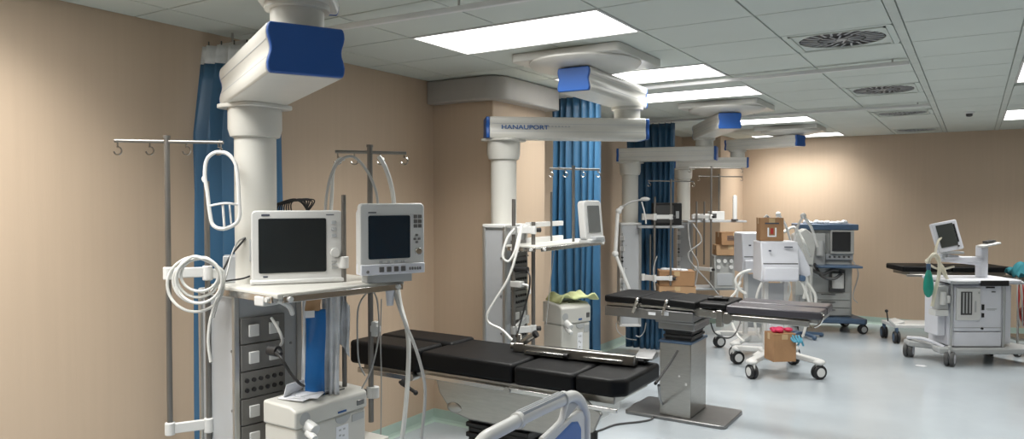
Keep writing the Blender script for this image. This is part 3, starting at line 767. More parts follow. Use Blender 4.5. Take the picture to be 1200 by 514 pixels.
b.cbox(o_ + Vector((-.03, -.01, .03)), (.003, .13, .06), ry=18, rz=6)
tag(b.build('paper_sheets', M_PAPER, smooth=False), 'loose white papers lying on the lid of the large cream unit', 'papers')

# ---- second pendant
P2 = dict(label='second ceiling pendant, lettered arm in front of the bright blue curtain',
          mount=(-2.13, 4.20), pivot=(-2.16, 4.98), shaft=(-2.86, 4.40), tower=(-2.80, 4.33), ztop=1.60, td=.19, tw=.30, letters=True, sock=(-.06, .13), round=True, zb=.5, rz=90)
p2, T2 = pendant(P2); O2 = P2['mount']
add_shelf(p2, O2, -2.70, -2.44, 4.18, 5.19, 1.475)
add_shelf(p2, O2, -2.70, -2.40, 4.50, 5.10, .62, rails=False, name='lower_shelf')
b = MB()
for (z) in (1.60, 1.49): b.box(-2.71 - O2[0], -2.67 - O2[0], 4.45 - O2[1], 4.95 - O2[1], z - .015 - H, z + .02 - H)
b.build('cross_rail', M_WHITE, p2, bevel=.003)
f2 = 4.95
a = at(602, 300, 4.93); rod(p2, O2, a, .75, 1.785, .013)
bb = at(625, 300, 4.98); rod(p2, O2, bb, .72, 1.63, .014)
c = at(646, 260, 5.45); rod(p2, O2, c, 1.46, 1.84, .009)
bracket(p2, rel(O2, (a.x, a.y, 1.575)), rel(O2, (bb.x, bb.y, 1.575)), name='rod_bracket')
bracket(p2, rel(O2, (a.x, a.y, .90)), rel(O2, (bb.x, bb.y, .90)), name='rod_bracket')
bracket(p2, rel(O2, (-2.70, 4.45, 1.575)), rel(O2, (a.x, a.y, 1.575)), knob=False, name='rod_bracket')
bracket(p2, rel(O2, (-2.70, 4.45, .93)), rel(O2, (a.x, a.y, .90)), knob=False, name='rod_bracket')
pc = at(672, 240, 5.35)
iv_pole('infusion_pole', 'steel infusion pole standing out against the bright blue curtain', pc, 1.452, 2.02, -.175, .19, (-.165, -.06, .07, .18), r=.010, zbar=2.005)
# small tilted monitor on second shelf
t = thing('patient_monitor', 'small upright monitor with grey screen at the right end of the second shelf', 'monitor', at_z(694, 280, 1.478), 78)
q = at(694, 279, 5.2); t.location = (q.x, q.y, 1.478)
b = MB().prism(rrect(.20, .285, .03, cy=.155), 'y', -.03, .03); b.xf(Matrix.Rotation(R(-6), 4, 'X')); b.build('housing', M_WHITE, t, bevel=.008)
b = MB().prism(rrect(.13, .19, .006, cy=.165), 'y', -.036, 0); b.xf(Matrix.Rotation(R(-6), 4, 'X')); b.build('screen', mat('dim_screen', (.16, .165, .16), .25), t)
MB().box(-.09, .09, -.05, .05, 0, .025).build('foot', M_WHITE, t, bevel=.006)
MB().box(-.05, .05, -.075, .0, .02, .045).build('key_tray', M_LGREY, t, bevel=.004)
# cream unit of second pendant
cm2 = cream_machine('smaller cream medical unit under a yellow cloth, beside the blue curtain', (-2.56, 4.80, .622), 72, .29, .20, .41)
cl = at(672, 356, 4.97)
b = MB(); n = 18; v = []; fs = []
for j in range(n + 1):
    for i in range(n + 1):
        x, y = (i / n - .5), (j / n - .5); r_ = math.hypot(x, y)
        v.append((x * .34, y * .20, .016 + .018 * math.cos(x * 9) * math.cos(y * 5) + .008 * math.sin(x * 17 + 1) - max(0, abs(x) - .38) * .25))
for j in range(n):
    for i in range(n): fs.append((j * (n + 1) + i, j * (n + 1) + i + 1, (j + 1) * (n + 1) + i + 1, (j + 1) * (n + 1) + i))
b._add(v, fs); b.xf(Matrix.Translation((-2.54, 4.85, 1.05)) @ Matrix.Rotation(R(60), 4, 'Z')); tag(b.build('folded_cloth', M_YGRN, solid=.012, angle=80), 'pale yellow-green cloth folded on the smaller cream unit', 'cloth')
# hoses of second pendant
hose([(603, 268, 4.86), (594, 280, 4.84), (589, 300, 4.82), (596, 306, 4.82), (603, 295, 4.82), (607, 280, 4.84), (611, 264, 4.86)], .009, M_TUBE, 'white hose looped high on the second pendant column', 'looped_hose')
hose([(612, 262, 4.85), (607, 290, 4.82), (596, 325, 4.80), (580, 352, 4.80), (571, 368, 4.80), (573, 378, 4.80), (588, 386, 4.76), (600, 398, 4.72)], .0085, M_TUBE, 'white hose swinging down left of the second pendant column', 'hanging_hose')
hose([(617, 315, 4.9), (621, 325, 4.86), (619, 345, 4.86), (612, 370, 4.84), (606, 392, 4.8)], .006, M_BLACK, 'black power cable hanging from the second pendant sockets', 'power_cable', 'cable')
b = MB(); q = at(614, 316, 4.9); b.cyl(q + Vector((-.08, 0, 0)), q + Vector((.03, 0, 0)), .022, n=16); tag(b.build('power_plug', M_BLACK), 'black power plug in the second pendant sockets', 'plug')
b = MB(); q = at(612, 333, 4.9); b.box(q.x - .08, q.x, q.y - .03, q.y + .03, q.z - .02, q.z + .02); b.tube([q, q + Vector((.04, .01, -.01)), q + Vector((.06, .0, -.06))], .01); tag(b.build('gas_outlet_plug', M_WHITE, bevel=.005), 'white gas plug in the second pendant sockets', 'plug')
hose([(650, 290, 5.1), (645, 330, 5.1), (640, 380, 5.05)], .003, M_TUBEG, 'thin pale cable hanging from the second shelf', 'thin_cable', 'cable')

# ---- third pendant
P3 = dict(label='third ceiling pendant, grey arm and pale panelled column before the dark blue curtain',
          mount=(-2.03, 7.05), pivot=(-2.50, 7.86), shaft=(-3.30, 7.70), tower=(-3.30, 7.68), ztop=1.52, td=.24, tw=.24, rz=32, sock=(-.10, -.09), zb=.4, ah=.15, aw=.21)
p3, T3 = pendant(P3); O3 = P3['mount']
f3 = 8.25
q = [at_z(756, 300, 1.49), None]
def skew_shelf(t, O, px0, px1, f, z, d, th=.025, name='shelf', m=None):
    a_ = at(px0, 300, f); b_ = at(px1, 300, f); dv = FW.copy(); dv.z = 0; dv.normalize()
    b = MB(); vs = []
    for zz in (z - th, z):
        for p in (a_, b_, b_ + dv * d, a_ + dv * d): vs.append((p.x - O[0], p.y - O[1], zz - H))
    b._add(vs, [(3, 2, 1, 0), (4, 5, 6, 7), (0, 1, 5, 4), (1, 2, 6, 5), (2, 3, 7, 6), (3, 0, 4, 7)])
    return b.build(name, m or M_LGREY, t, bevel=.004)
skew_shelf(p3, O3, 748, 802, 8.05, 1.50, .34)
skew_shelf(p3, O3, 752, 815, 8.0, .66, .42, name='lower_shelf')
r3a = at(767, 300, 7.98); rod(p3, O3, r3a, .8, 1.82, .012); r3b = at(762, 300, 8.2); rod(p3, O3, r3b, .7, 1.4, .01)
for z in (1.60, .93): bracket(p3, rel(O3, (at(754, 300, 8.1).x, at(754, 300, 8.1).y, z)), rel(O3, (r3a.x, r3a.y, z)), knob=False, name='rod_bracket', h=.06)
pd = at(786, 300, 7.98)
iv_pole('infusion_pole', 'steel infusion pole in front of the black box on the third pendant', pd, .85, 2.0, -.25, .25, (-.24, .24), r=.011, brackets=((1.60, r3a, True), (.93, r3a, True)), zbar=1.99)
# black box
t = thing('equipment_box', 'black glossy equipment box on the third pendant shelf', 'box', (0, 0, 0), 32); q = at(783, 262, 8.2); t.location = (q.x, q.y, 1.50)
MB().box(-.155, .155, -.0, .20, .004, .255).build('housing', M_BLACK, t, bevel=.012)
MB().box(-.135, .06, -.006, .002, .03, .225).build('front_panel', M_DGREY, t, bevel=.004)
MB().box(.085, .12, -.006, .002, .08, .16).build('badge', M_GREY, t)
def carton(label, q, rz, w, d, h, m=M_CARD, flap=False, marks=None):
    t = thing('cardboard_box', label, 'cardboard box', q, rz)
    MB().box(-w / 2, w / 2, -d / 2, d / 2, 0, h).build('carton', m, t, bevel=.004)
    MB().box(-w / 2 - .001, w / 2 + .001, -.025, .025, h - .06, h + .0015).box(-.03, .03, -d / 2 - .0015, -d / 2 + .002, h - .05, h + .0008).build('tape', M_TAPE, t)
    b = MB()
    b.box(-w / 2, w / 2, -d / 2 - .002, 0 - .004, h - .001, h + .003).box(-w / 2, w / 2, .004, d / 2 + .002, h - .001, h + .003); b.build('lid_flap', m, t)
    if marks: marks(t, w, d, h)
    return t
def small_print(t, w, d, h):
    b = MB()
    for i in range(4): b.box(-w * .3, w * (-.05 + .05 * (i % 2)), -d / 2 - .0025, -d / 2, h * (.7 - .1 * i), h * (.7 - .1 * i) + .006)
    b.build('printed_lines', M_INK, t)
q = at(791, 345, 8.15); c1 = carton('lower of two cardboard boxes stacked beside the third pendant', (q.x, q.y, .662), 30, .40, .30, .175, M_CARD2, marks=small_print)
q = at(791, 345, 8.15); c1b = carton('upper open-topped cardboard box beside the third pendant', (q.x + .005, q.y, .842), 26, .38, .29, .16, M_CARD, marks=small_print)
b = MB(); q = at(791, 312, 8.15)
for k in range(5): b.ball((q.x - .12 + .055 * k, q.y + .02 * (k % 2), 1.008), .05, .06, .018, n=7)
tag(b.build('plastic_wrapping', M_FILM, angle=60), 'crumpled plastic wrapping on the upper box beside the third pendant', 'wrapping')
# articulated white arm of third pendant
t = thing('articulated_arm', 'white jointed support arm left of the third pendant column', 'support arm', at(740, 345, 7.85))
P = lambda x, y, f=7.9: loc_pt(t, at(x, y, f))
b = MB().tube([P(752, 234), P(745, 235), P(736, 238), (P(729, 242))], .010, n=8); b.build('upper_link', M_TUBEG, t)
b = MB().beam(P(729, 242), P(724, 247), .05, .04).cyl(P(724, 246), P(721, 296), .021).build('middle_link', M_WHITE, t, bevel=.003)
b = MB().ball(P(721, 297), .036).cyl(P(721, 297), P(740, 346), .019).ball(P(725, 247), .034).build('lower_link', M_WHITE, t)
MB().ball(P(756, 233), .055, .03, .022).tube([P(752, 236), P(756, 252), P(757, 262)], .008).build('end_fitting', M_WHITE, t)
hose([(770, 300, 7.95), (766, 315, 7.95), (768, 340, 7.9)], .006, M_TUBEG, 'grey cable hanging beside the third pendant rods', 'thin_cable', 'cable')

# ---- fourth pendant
P4 = dict(label='farthest ceiling pendant with stacked pale arms near the back wall',
          mount=(-1.98, 9.72), pivot=(-2.72, 9.98), shaft=(-3.38, 9.72), tower=(-3.38, 9.72), ztop=1.50, td=.22, tw=.22, rz=32, sock=(-.09, -.08), zb=.4, ah=.14, aw=.2)
p4, T4 = pendant(P4); O4 = P4['mount']
skew_shelf(p4, O4, 806, 875, 9.55, 1.52, .34)
skew_shelf(p4, O4, 808, 872, 9.5, .64, .42, name='lower_shelf')
for (x, y0, y1, f) in ((816, 236, 300, 9.5), (825, 236, 310, 9.55)):
    q = at(x, 300, f); rod(p4, O4, q, CAMZ - (y1 - 236) / 856 * f, CAMZ - (y0 - 236) / 856 * f, .012)
pe = at(833, 300, 9.45); r4a = at(818, 300, 9.5)
iv_pole('infusion_pole', 'taller steel infusion pole at the farthest pendant', pe, .75, 2.21, -.29, .40, (-.28, .39), r=.012, brackets=((1.57, at(812, 300, 9.62), True), (.89, at(815, 300, 9.62), True)), zbar=2.2)
pf = at(842, 300, 9.75)
iv_pole('infusion_pole', 'shorter steel infusion pole just right of the taller one at the farthest pendant', pf, 1.522, 2.12, -.28, .31, (-.27, .3), r=.009, zbar=2.10)
t = thing('syringe_pump', 'white low equipment row on the farthest pendant shelf', 'pump', (0, 0, 0), 32); q = at(828, 258, 9.6); t.location = (q.x, q.y, 1.52)
MB().box(-.15, .04, 0, .14, 0, .085).build('housing', M_WHITE, t, bevel=.01); MB().box(.05, .24, .0, .15, 0, .12).build('pump_head', M_WHITE, t, bevel=.01)
MB().box(.07, .13, -.004, .002, .03, .09).box(-.12, -.05, -.004, .002, .02, .06).build('display', M_DGREY, t)
t = thing('handheld_wand', 'slim white upright device at the right end of the farthest pendant shelf', 'medical device', (0, 0, 0), 32); q = at(861, 258, 9.5); t.location = (q.x, q.y, 1.52)
MB().prism(rrect(.05, .32, .022, cy=.17), 'y', -.02, .02).build('body', M_WHITE, t, bevel=.006); MB().box(-.035, .035, -.04, .04, 0, .02).build('stand', M_DGREY, t, bevel=.004)
q = at(849, 338, 9.45); cm4 = thing('suction_unit', 'pale upright suction unit under boxes at the farthest pendant', 'medical unit', (q.x, q.y, .642), 32)
MB().box(-.135, .135, 0, .22, 0, .43).build('housing', M_BODY, cm4, bevel=.01)
b = MB()
for (x, z) in ((-.08, .36), (.0, .36), (.08, .36), (-.08, .28), (.08, .28)): b.cyl((x, -.02, z), (x, .005, z), .026, n=18)
b.build('dial', M_WHITE, cm4); MB().box(-.10, .10, -.006, .002, .04, .2).build('front_door', M_LGREY, cm4, bevel=.004)
cc = cm4.location
carton('lower thin cardboard box on the pale suction unit', (cc.x + .02, cc.y + .10, 1.075), 28, .36, .24, .13, M_CARD2)
carton('dark cardboard box topmost on the pale suction unit', (cc.x + .06, cc.y + .12, 1.209), 34, .36, .26, .16, M_CARD, marks=small_print)
for (pp, lb) in ((((806, 262), (809, 290), (818, 310), (812, 345)), 'left'), (((812, 262), (822, 282), (806, 300), (830, 330), (842, 345)), 'right')):
    hose([(x, y, 9.35) for x, y in pp], .009, M_TUBEG, '%s grey hose tangled below the farthest pendant shelf' % lb, 'tangled_hose')

# ================================================================ OPERATING TABLES
def pad(b_parent, x0, x1, y0, y1, z0, z1, m, name='mattress_pad', bev=.022, tl=0):
    b = MB(); b.box(x0, x1, y0, y1, z0, z1)
    if tl:
        c = Vector(((x0 + x1) / 2, 0, z0)); b.xf(Matrix.Translation(c) @ Matrix.Rotation(R(tl), 4, 'Y') @ Matrix.Translation(-c))
    return b.build(name, m, b_parent, bevel=bev, seg=4)
# -- near table (x -3.20..-1.40, y 3.20..3.68)
t = thing('operating_table', 'near black-padded operating table crossing the middle foreground', 'operating table', (-2.15, 3.44, 0), 0)
def X_(x): return x + 2.15
Y0, Y1 = -.24, .24
pad(t, X_(-3.20), X_(-2.66), Y0, .0 - .005, .79, .93, M_PAD); pad(t, X_(-3.17), X_(-2.60), .0, Y1, .81, .935, M_PAD)
pad(t, X_(-2.645), X_(-2.03), Y0, Y1, .815, .92, M_PAD)
pad(t, X_(-2.02), X_(-1.665), Y0 - .005, Y1, .815, .915, M_PAD); 
b = MB().prism([(X_(-1.66), Y0 - .005), (X_(-1.46), Y0 - .005), (X_(-1.40), Y0 + .05), (X_(-1.40), Y1), (X_(-1.66), Y1)], 'z', .825, .915); b.build('mattress_pad', M_PAD, t, bevel=.02, seg=4)
# side rails and frame
b = MB().box(X_(-3.12), X_(-2.72), Y0 - .012, Y0 + .01, .745, .775).box(X_(-2.60), X_(-1.70), Y0 - .012, Y0 + .004, .775, .80).box(X_(-1.62), X_(-1.42), Y0 - .035, Y0 - .02, .765, .785); b.build('side_rail', M_CHROME, t, bevel=.003)
b = MB().box(X_(-3.1), X_(-2.68), Y0 + .02, Y1 - .02, .755, .80).box(X_(-2.64), X_(-1.68), Y0 + .01, Y1 - .01, .79, .818).box(X_(-1.66), X_(-1.46), Y0 + .03, Y1 - .03, .785, .826); b.build('seat_frame', M_STEEL, t, bevel=.006)
b = MB().prism([(X_(-2.56), .79), (X_(-2.53), .70), (X_(-2.44), .60), (X_(-2.32), .575), (X_(-1.74), .575), (X_(-1.62), .64), (X_(-1.60), .79)], 'y', Y0 + .02, Y1 - .02); b.build('slide_housing', M_STEEL, t, bevel=.012, seg=3)
b = MB().ball((X_(-2.42), Y0 + .02, .63), .05, .006, .03).cyl((X_(-2.70), Y0 - .02, .77), (X_(-2.70), Y0 + .04, .77), .022).cyl((X_(-2.05), Y0 - .02, .785), (X_(-2.05), Y0 + .04, .785), .018).build('joint_boss', M_STEEL, t)
b = MB().beam((X_(-2.78), Y0 - .02, .735), (X_(-2.64), Y0 - .05, .70), .014, .014).ball((X_(-2.635), Y0 - .052, .698), .014).cyl((X_(-2.76), Y0 - .02, .735), (X_(-2.72), Y0 - .025, .725), .02); b.build('release_lever', M_BLACK, t)
b = MB().prism([(X_(-1.68), .80), (X_(-1.60), .815), (X_(-1.50), .745), (X_(-1.54), .66), (X_(-1.60), .60), (X_(-1.66), .66)], 'y', Y0 - .03, Y0 - .01); b.build('hinge_bracket', M_STEEL, t, bevel=.006)
b = MB().box(X_(-1.60), X_(-1.53), Y0 - .03, Y0 + .0, .56, .66); b.build('clamp_block', M_BLACK, t, bevel=.01)
bl = MB()
for i in range(5): bl.box(X_(-2.36) - .012 * (i % 2), X_(-1.98) + .012 * (i % 2), -.17 - .01 * (i % 2), .17 + .01 * (i % 2), .44 + .028 * i, .466 + .028 * i)
bl.box(X_(-2.35), X_(-1.99), -.16, .16, .43, .58); lab(bl.build('bellows', M_BLACK, t, bevel=.005), 'black rubber bellows')
MB().box(X_(-2.34), X_(-2.0), -.2, .2, .05, .44).build('column', M_STEEL, t, bevel=.008)
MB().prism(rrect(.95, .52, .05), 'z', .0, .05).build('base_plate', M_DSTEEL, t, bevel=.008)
# -- loose rail support lying on it
t = thing('side_support', 'long stainless side support with black pad lying on the near operating table', 'table accessory', (-1.80, 3.50, .922), 4)
b = MB().prism([(-.035, .0), (.03, .0), (.03, .02), (-.02, .055), (-.035, .05)], 'x', -.31, .33); b.build('channel', M_STEEL, t, bevel=.004)
MB().box(-.29, -.06, -.047, -.034, .012, .026).box(.05, .27, -.047, -.034, .012, .026).build('slide_bar', M_CHROME, t, bevel=.003)
MB().cyl((-.06, -.05, .019), (-.035, -.05, .019), .014).build('stop_screw', M_BLACK, t)
MB().box(-.27, .36, .035, .15, .0, .022).build('pad', M_PAD, t, bevel=.008)
MB().prism([(.15, .022), (.05, .022), (.05, .03), (.13, .055), (.15, .05)], 'x', .30, .40).build('end_bracket', M_DSTEEL, t, bevel=.004)
t = thing('rail_clamp', 'metal rail clamp with black knob on the near table beside the long support', 'clamp', (-2.17, 3.50, .922), 20)
MB().box(-.03, .03, -.025, .025, 0, .05).cyl((0, 0, .04), (.0, 0, .10), .014).cyl((-.05, 0, .03), (.03, 0, .03), .018).build('clamp_body', M_STEEL, t, bevel=.004)
MB().cyl((.02, -.0, .05), (.09, -.02, .10), .02, .017).build('handle', M_STEEL, t, bevel=.003)
MB().cyl((.09, -.02, .10), (.105, -.024, .11), .021).build('knob', M_BLACK, t)

# -- second table (x -2.61..-.93, y 5.58..6.08)
t = thing('operating_table', 'second black operating table on a square stainless column and floor plate', 'operating table', (-2.04, 5.85, 0), 0)
def X_(x): return x + 2.04
Y0, Y1 = -.27, .24
pad(t, X_(-2.62), X_(-2.32), Y0, Y1, .93, .985, M_PAD, bev=.014)
pad(t, X_(-2.30), X_(-2.08), Y0, Y1, .93, .985, M_PAD, bev=.014, tl=2)
pad(t, X_(-2.06), X_(-1.84), Y0, Y1, .925, .985, M_PAD, bev=.014, tl=3)
pad(t, X_(-1.82), X_(-1.60), Y0 + .02, Y1 - .02, .935, .98, M_PAD, bev=.014)
pad(t, X_(-1.60), X_(-.92), Y0, -.02, .915, .975, M_PADG, 'leg_pad', bev=.014); pad(t, X_(-1.58), X_(-.92), -.01, Y1, .92, .98, M_PADG, 'leg_pad', bev=.014)
MB().box(X_(-2.61), X_(-2.32), Y0 + .02, Y1 - .02, .90, .93).box(X_(-2.31), X_(-1.86), Y0 + .02, Y1 - .02, .905, .93).build('pad_board', M_STEEL, t, bevel=.005)
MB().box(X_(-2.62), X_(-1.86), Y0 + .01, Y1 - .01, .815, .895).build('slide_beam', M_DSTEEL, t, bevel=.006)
MB().box(X_(-1.56), X_(-1.0), Y0 + .0, Y0 + .03, .862, .905).box(X_(-1.56), X_(-.94), Y0 + .04, Y1 - .02, .885, .918).build('leg_frame', M_STEEL, t, bevel=.005)
MB().box(X_(-1.88), X_(-1.56), Y0 + .06, Y1 - .06, .86, .925).cyl((X_(-1.60), Y0 + .02, .87), (X_(-1.60), Y0 + .10, .87), .045).cyl((X_(-1.70), Y0 + .02, .89), (X_(-1.70), Y0 + .10, .89), .03).box(X_(-1.68), X_(-1.63), Y0 + .01, Y0 + .06, .80, .93).build('knee_joint', M_STEEL, t, bevel=.005)
for (x) in (-2.32, -2.07): MB().beam((X_(x), Y0 - .01, .97), (X_(x - .03), Y0 - .02, .86), .018, .022).ball((X_(x), Y0 - .01, .97), .016).build('release_lever', M_CHROME, t)
MB().box(X_(-2.23), X_(-2.17), Y0 + .005, Y0 + .012, .85, .872).box(X_(-2.12), X_(-2.06), Y0 + .005, Y0 + .012, .855, .885).build('rating_label', M_PAPER, t)
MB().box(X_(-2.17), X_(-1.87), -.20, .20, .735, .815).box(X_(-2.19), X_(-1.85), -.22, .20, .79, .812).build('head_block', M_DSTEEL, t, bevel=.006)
bl = MB()
for i in range(4): bl.box(X_(-2.13) - .012 * (i % 2), X_(-1.91) + .012 * (i % 2), -.15 - .012 * (i % 2), .15 + .012 * (i % 2), .64 + .024 * i, .663 + .024 * i)
lab(bl.build('bellows', M_BLACK, t, bevel=.004), 'black rubber bellows')
MB().box(X_(-2.175), X_(-1.895), -.185, .235, .622, .642).build('column_cap', M_SLATE, t, bevel=.006)
MB().box(X_(-2.165), X_(-1.905), -.175, .225, .03, .622).build('column', M_STEEL, t, bevel=.005)
MB().cyl((X_(-2.0), -.177, .36), (X_(-2.0), -.174, .36), .008).box(X_(-1.95), X_(-1.935), -.178, -.17, .29, .31).build('screws', M_WHITE, t)
b = MB().prism(rrect(.84, .54, .04, cx=X_(-2.035), cy=.04), 'z', 0, .028); b.build('base_plate', M_DSTEEL, t, bevel=.006)
MB().tube([(X_(-.94), Y0 + .05, .97), (X_(-.91), Y0 + .03, .95), (X_(-.93), Y0 + .03, .89), (X_(-.97), Y0 + .04, .86)], .008).build('end_hook', M_CHROME, t)
t = thing('table_accessory', 'small black strap block lying on the second operating table', 'table accessory', (-1.73, 5.82, .982), 10)
MB().box(-.08, .08, -.05, .05, 0, .02).build('block', M_PAD, t, bevel=.006); MB().box(-.03, .03, -.055, .055, .018, .026).build('strap', M_DGREY, t)
# cables
def fcable(pts, r, m, label, name='floor_cable'):
    b = MB(); b.tube([p if isinstance(p, Vector) else (at_z(p[0], p[1], p[2] if len(p) > 2 else r + .001)) for p in pts], r, n=8)
    return tag(b.build(name, m), label, 'cable')
fcable([at(772, 451, 3.9), at(773, 462, 4.2), at(774, 468, 4.9), (776, 474), (766, 470), (748, 471), (739, 479), (752, 482), (764, 486), (763, 491), (748, 494), (722, 497), (705, 503), (690, 508), (675, 511)], .008, M_DGREY, 'dark cable looping over the floor between the two operating tables')
hose([(794, 411, 5.6), (786, 424, 5.2), (776, 438, 4.6), (768, 449, 4.05)], .009, M_BLACK, 'black cable strung from the stainless column to the near table', 'power_cable', 'cable')
hose([(833, 378, 5.9), (838, 390, 5.9), (852, 396, 6.0), (862, 390, 6.1), (868, 375, 6.2)], .006, M_DGREY, 'dark cable drooping below the joint of the second table', 'drooping_cable', 'cable')
hose([(722, 378, 6.1), (724, 388, 6.1), (734, 396, 6.1), (746, 398, 6.1)], .004, M_TUBEG, 'thin cable hanging under the left end of the second table', 'thin_cable', 'cable')
hose([(757, 378, 6.0), (755, 388, 6.0), (750, 394, 6.0), (745, 393, 6.0)], .004, M_TUBEG, 'thin cable ring below the beam of the second table', 'thin_cable', 'cable')

# ================================================================ HOSPITAL BED in the near foreground
t = thing('hospital_bed', 'white hospital bed end with rounded rail and blue panel at the bottom of the photo', 'bed', (-.37, 2.31, 0), 0)
# foot board in the plane x = -1.40, from y 1.78 to 2.68 (local y -.44 .. .44)
fx = -1.0; ya, yb = -.43, .42
def path_board():
    r = .15; zt = .985
    p = [(ya, .50), (ya, zt - r)] + [(ya + r - r * math.cos(R(a_)), zt - r + r * math.sin(R(a_))) for a_ in (25, 50, 75)] + [(ya + r + .05, zt), (0, zt + .004), (yb - r - .05, zt)] + \
        [(yb - r + r * math.sin(R(a_)), zt - r + r * math.cos(R(a_))) for a_ in (15, 40, 65)] + [(yb, zt - r), (yb, .50)]
    return p
b = MB(); b.tube([(fx, y, z) for y, z in path_board()], .024, n=14, res=5); fr = b.build('board_frame', M_WHITE, t)
g_ = MB()
for s_ in (-.013, 0, .013): g_.box(fx + s_ - .004, fx + s_ + .004, -.10, .22, 1.005, 1.018)
lab(g_.build('grip_strips', M_LGREY, fr, bevel=.003), 'grey ribbed grip strips')
g_ = MB().cyl((fx, -.12, .988), (fx, -.10, .988), .030, n=20).cyl((fx, .22, .988), (fx, .24, .988), .030, n=20); g_.build('grip_collars', M_WHITE, fr)
def board_panel():
    # panel with hand opening between it and the rail
    top = [(ya + .02, .80), (-.25, .82), (-.12, .85), (.12, .88), (.22, .895), (.30, .905), (.36, .91), (yb - .02, .90)]
    return [(ya + .02, .42)] + top + [(yb - .02, .42)]
MB().prism(board_panel(), 'x', fx - .012, fx + .012).build('board_panel', M_WHITE, t, bevel=.006)
MB().prism([(-.26, .44), (-.26, .74), (-.22, .78), (.10, .845), (.28, .885), (.33, .875), (.36, .84), (.36, .44)], 'x', fx - .018, fx + .018).build('blue_inset', M_PBLUE, t, bevel=.008)
b = MB().tube([(fx, .26, .975), (fx, .235, .94), (fx, .20, .90), (fx, .06, .87)], .013, n=10); b.build('inner_brace', M_WHITE, t)
b = MB().prism([(.24, .95), (.24, .90), (.36, .94), (.41, .93), (.41, .86), (.36, .90), (.385, .80), (.41, .80), (.41, .90), (.35, .97)][:3] + [(.41, .93), (.37, .96), (.30, .975)], 'x', fx - .006, fx + .006); lab(b.build('smoky_panel', M_GREY, t), 'grey smoky corner panel')
b = MB().box(-1.0, 1.0, -.42, .42, .36, .42); b.build('bed_frame', M_LGREY, t, bevel=.01)
pad(t, -.96, .98, -.43, .43, .425, .54, M_PBLUE, 'mattress', .03)
def castor(parent, p, r=.05, w=.03, rz=0, mw=M_WHITE, mt=M_BLACK, mf=M_WHITE, name='castor'):
    p = Vector(p); Rm = Matrix.Translation(p) @ Matrix.Rotation(R(rz), 4, 'Z')
    b = MB().box(-r * .5, r * .75, -w * .3, w * .3, r * 1.2, r * 2.15).cyl((0, 0, r * 1.9), (0, 0, r * 2.7), r * .28, n=14); b.xf(Rm)
    o = b.build(name, mf, parent, bevel=r * .12)
    for s_ in (-1, 1):
        tw = MB()
        prof = [(r * .66, -w * .5), (r * .92, -w * .5), (r, -w * .25), (r, w * .25), (r * .92, w * .5), (r * .66, w * .5)]
        tw.lathe(prof, (0, 0, 0), 24); tw.xf(Rm @ Matrix.Translation((0, s_ * w * .62, r)) @ Matrix.Rotation(math.pi / 2, 4, 'X')); tw.build('tyre', mt, o)
        hb = MB().lathe([(r * .12, -w * .6), (r * .62, -w * .56), (r * .66, -w * .3), (r * .66, w * .3), (r * .62, w * .56), (r * .12, w * .6)], (0, 0, 0), 24)
        hb.xf(Rm @ Matrix.Translation((0, s_ * w * .62, r)) @ Matrix.Rotation(math.pi / 2, 4, 'X')); hb.build('wheel_disc', mw, o)
    return o
for sx in (-.85, .85):
    for sy in (-.36, .36):
        castor(t, (sx, sy, 0), .075, .035, 0)
        MB().box(sx - .04, sx + .04, sy - .03, sy + .03, .19, .37).build('leg', M_LGREY, t, bevel=.006)

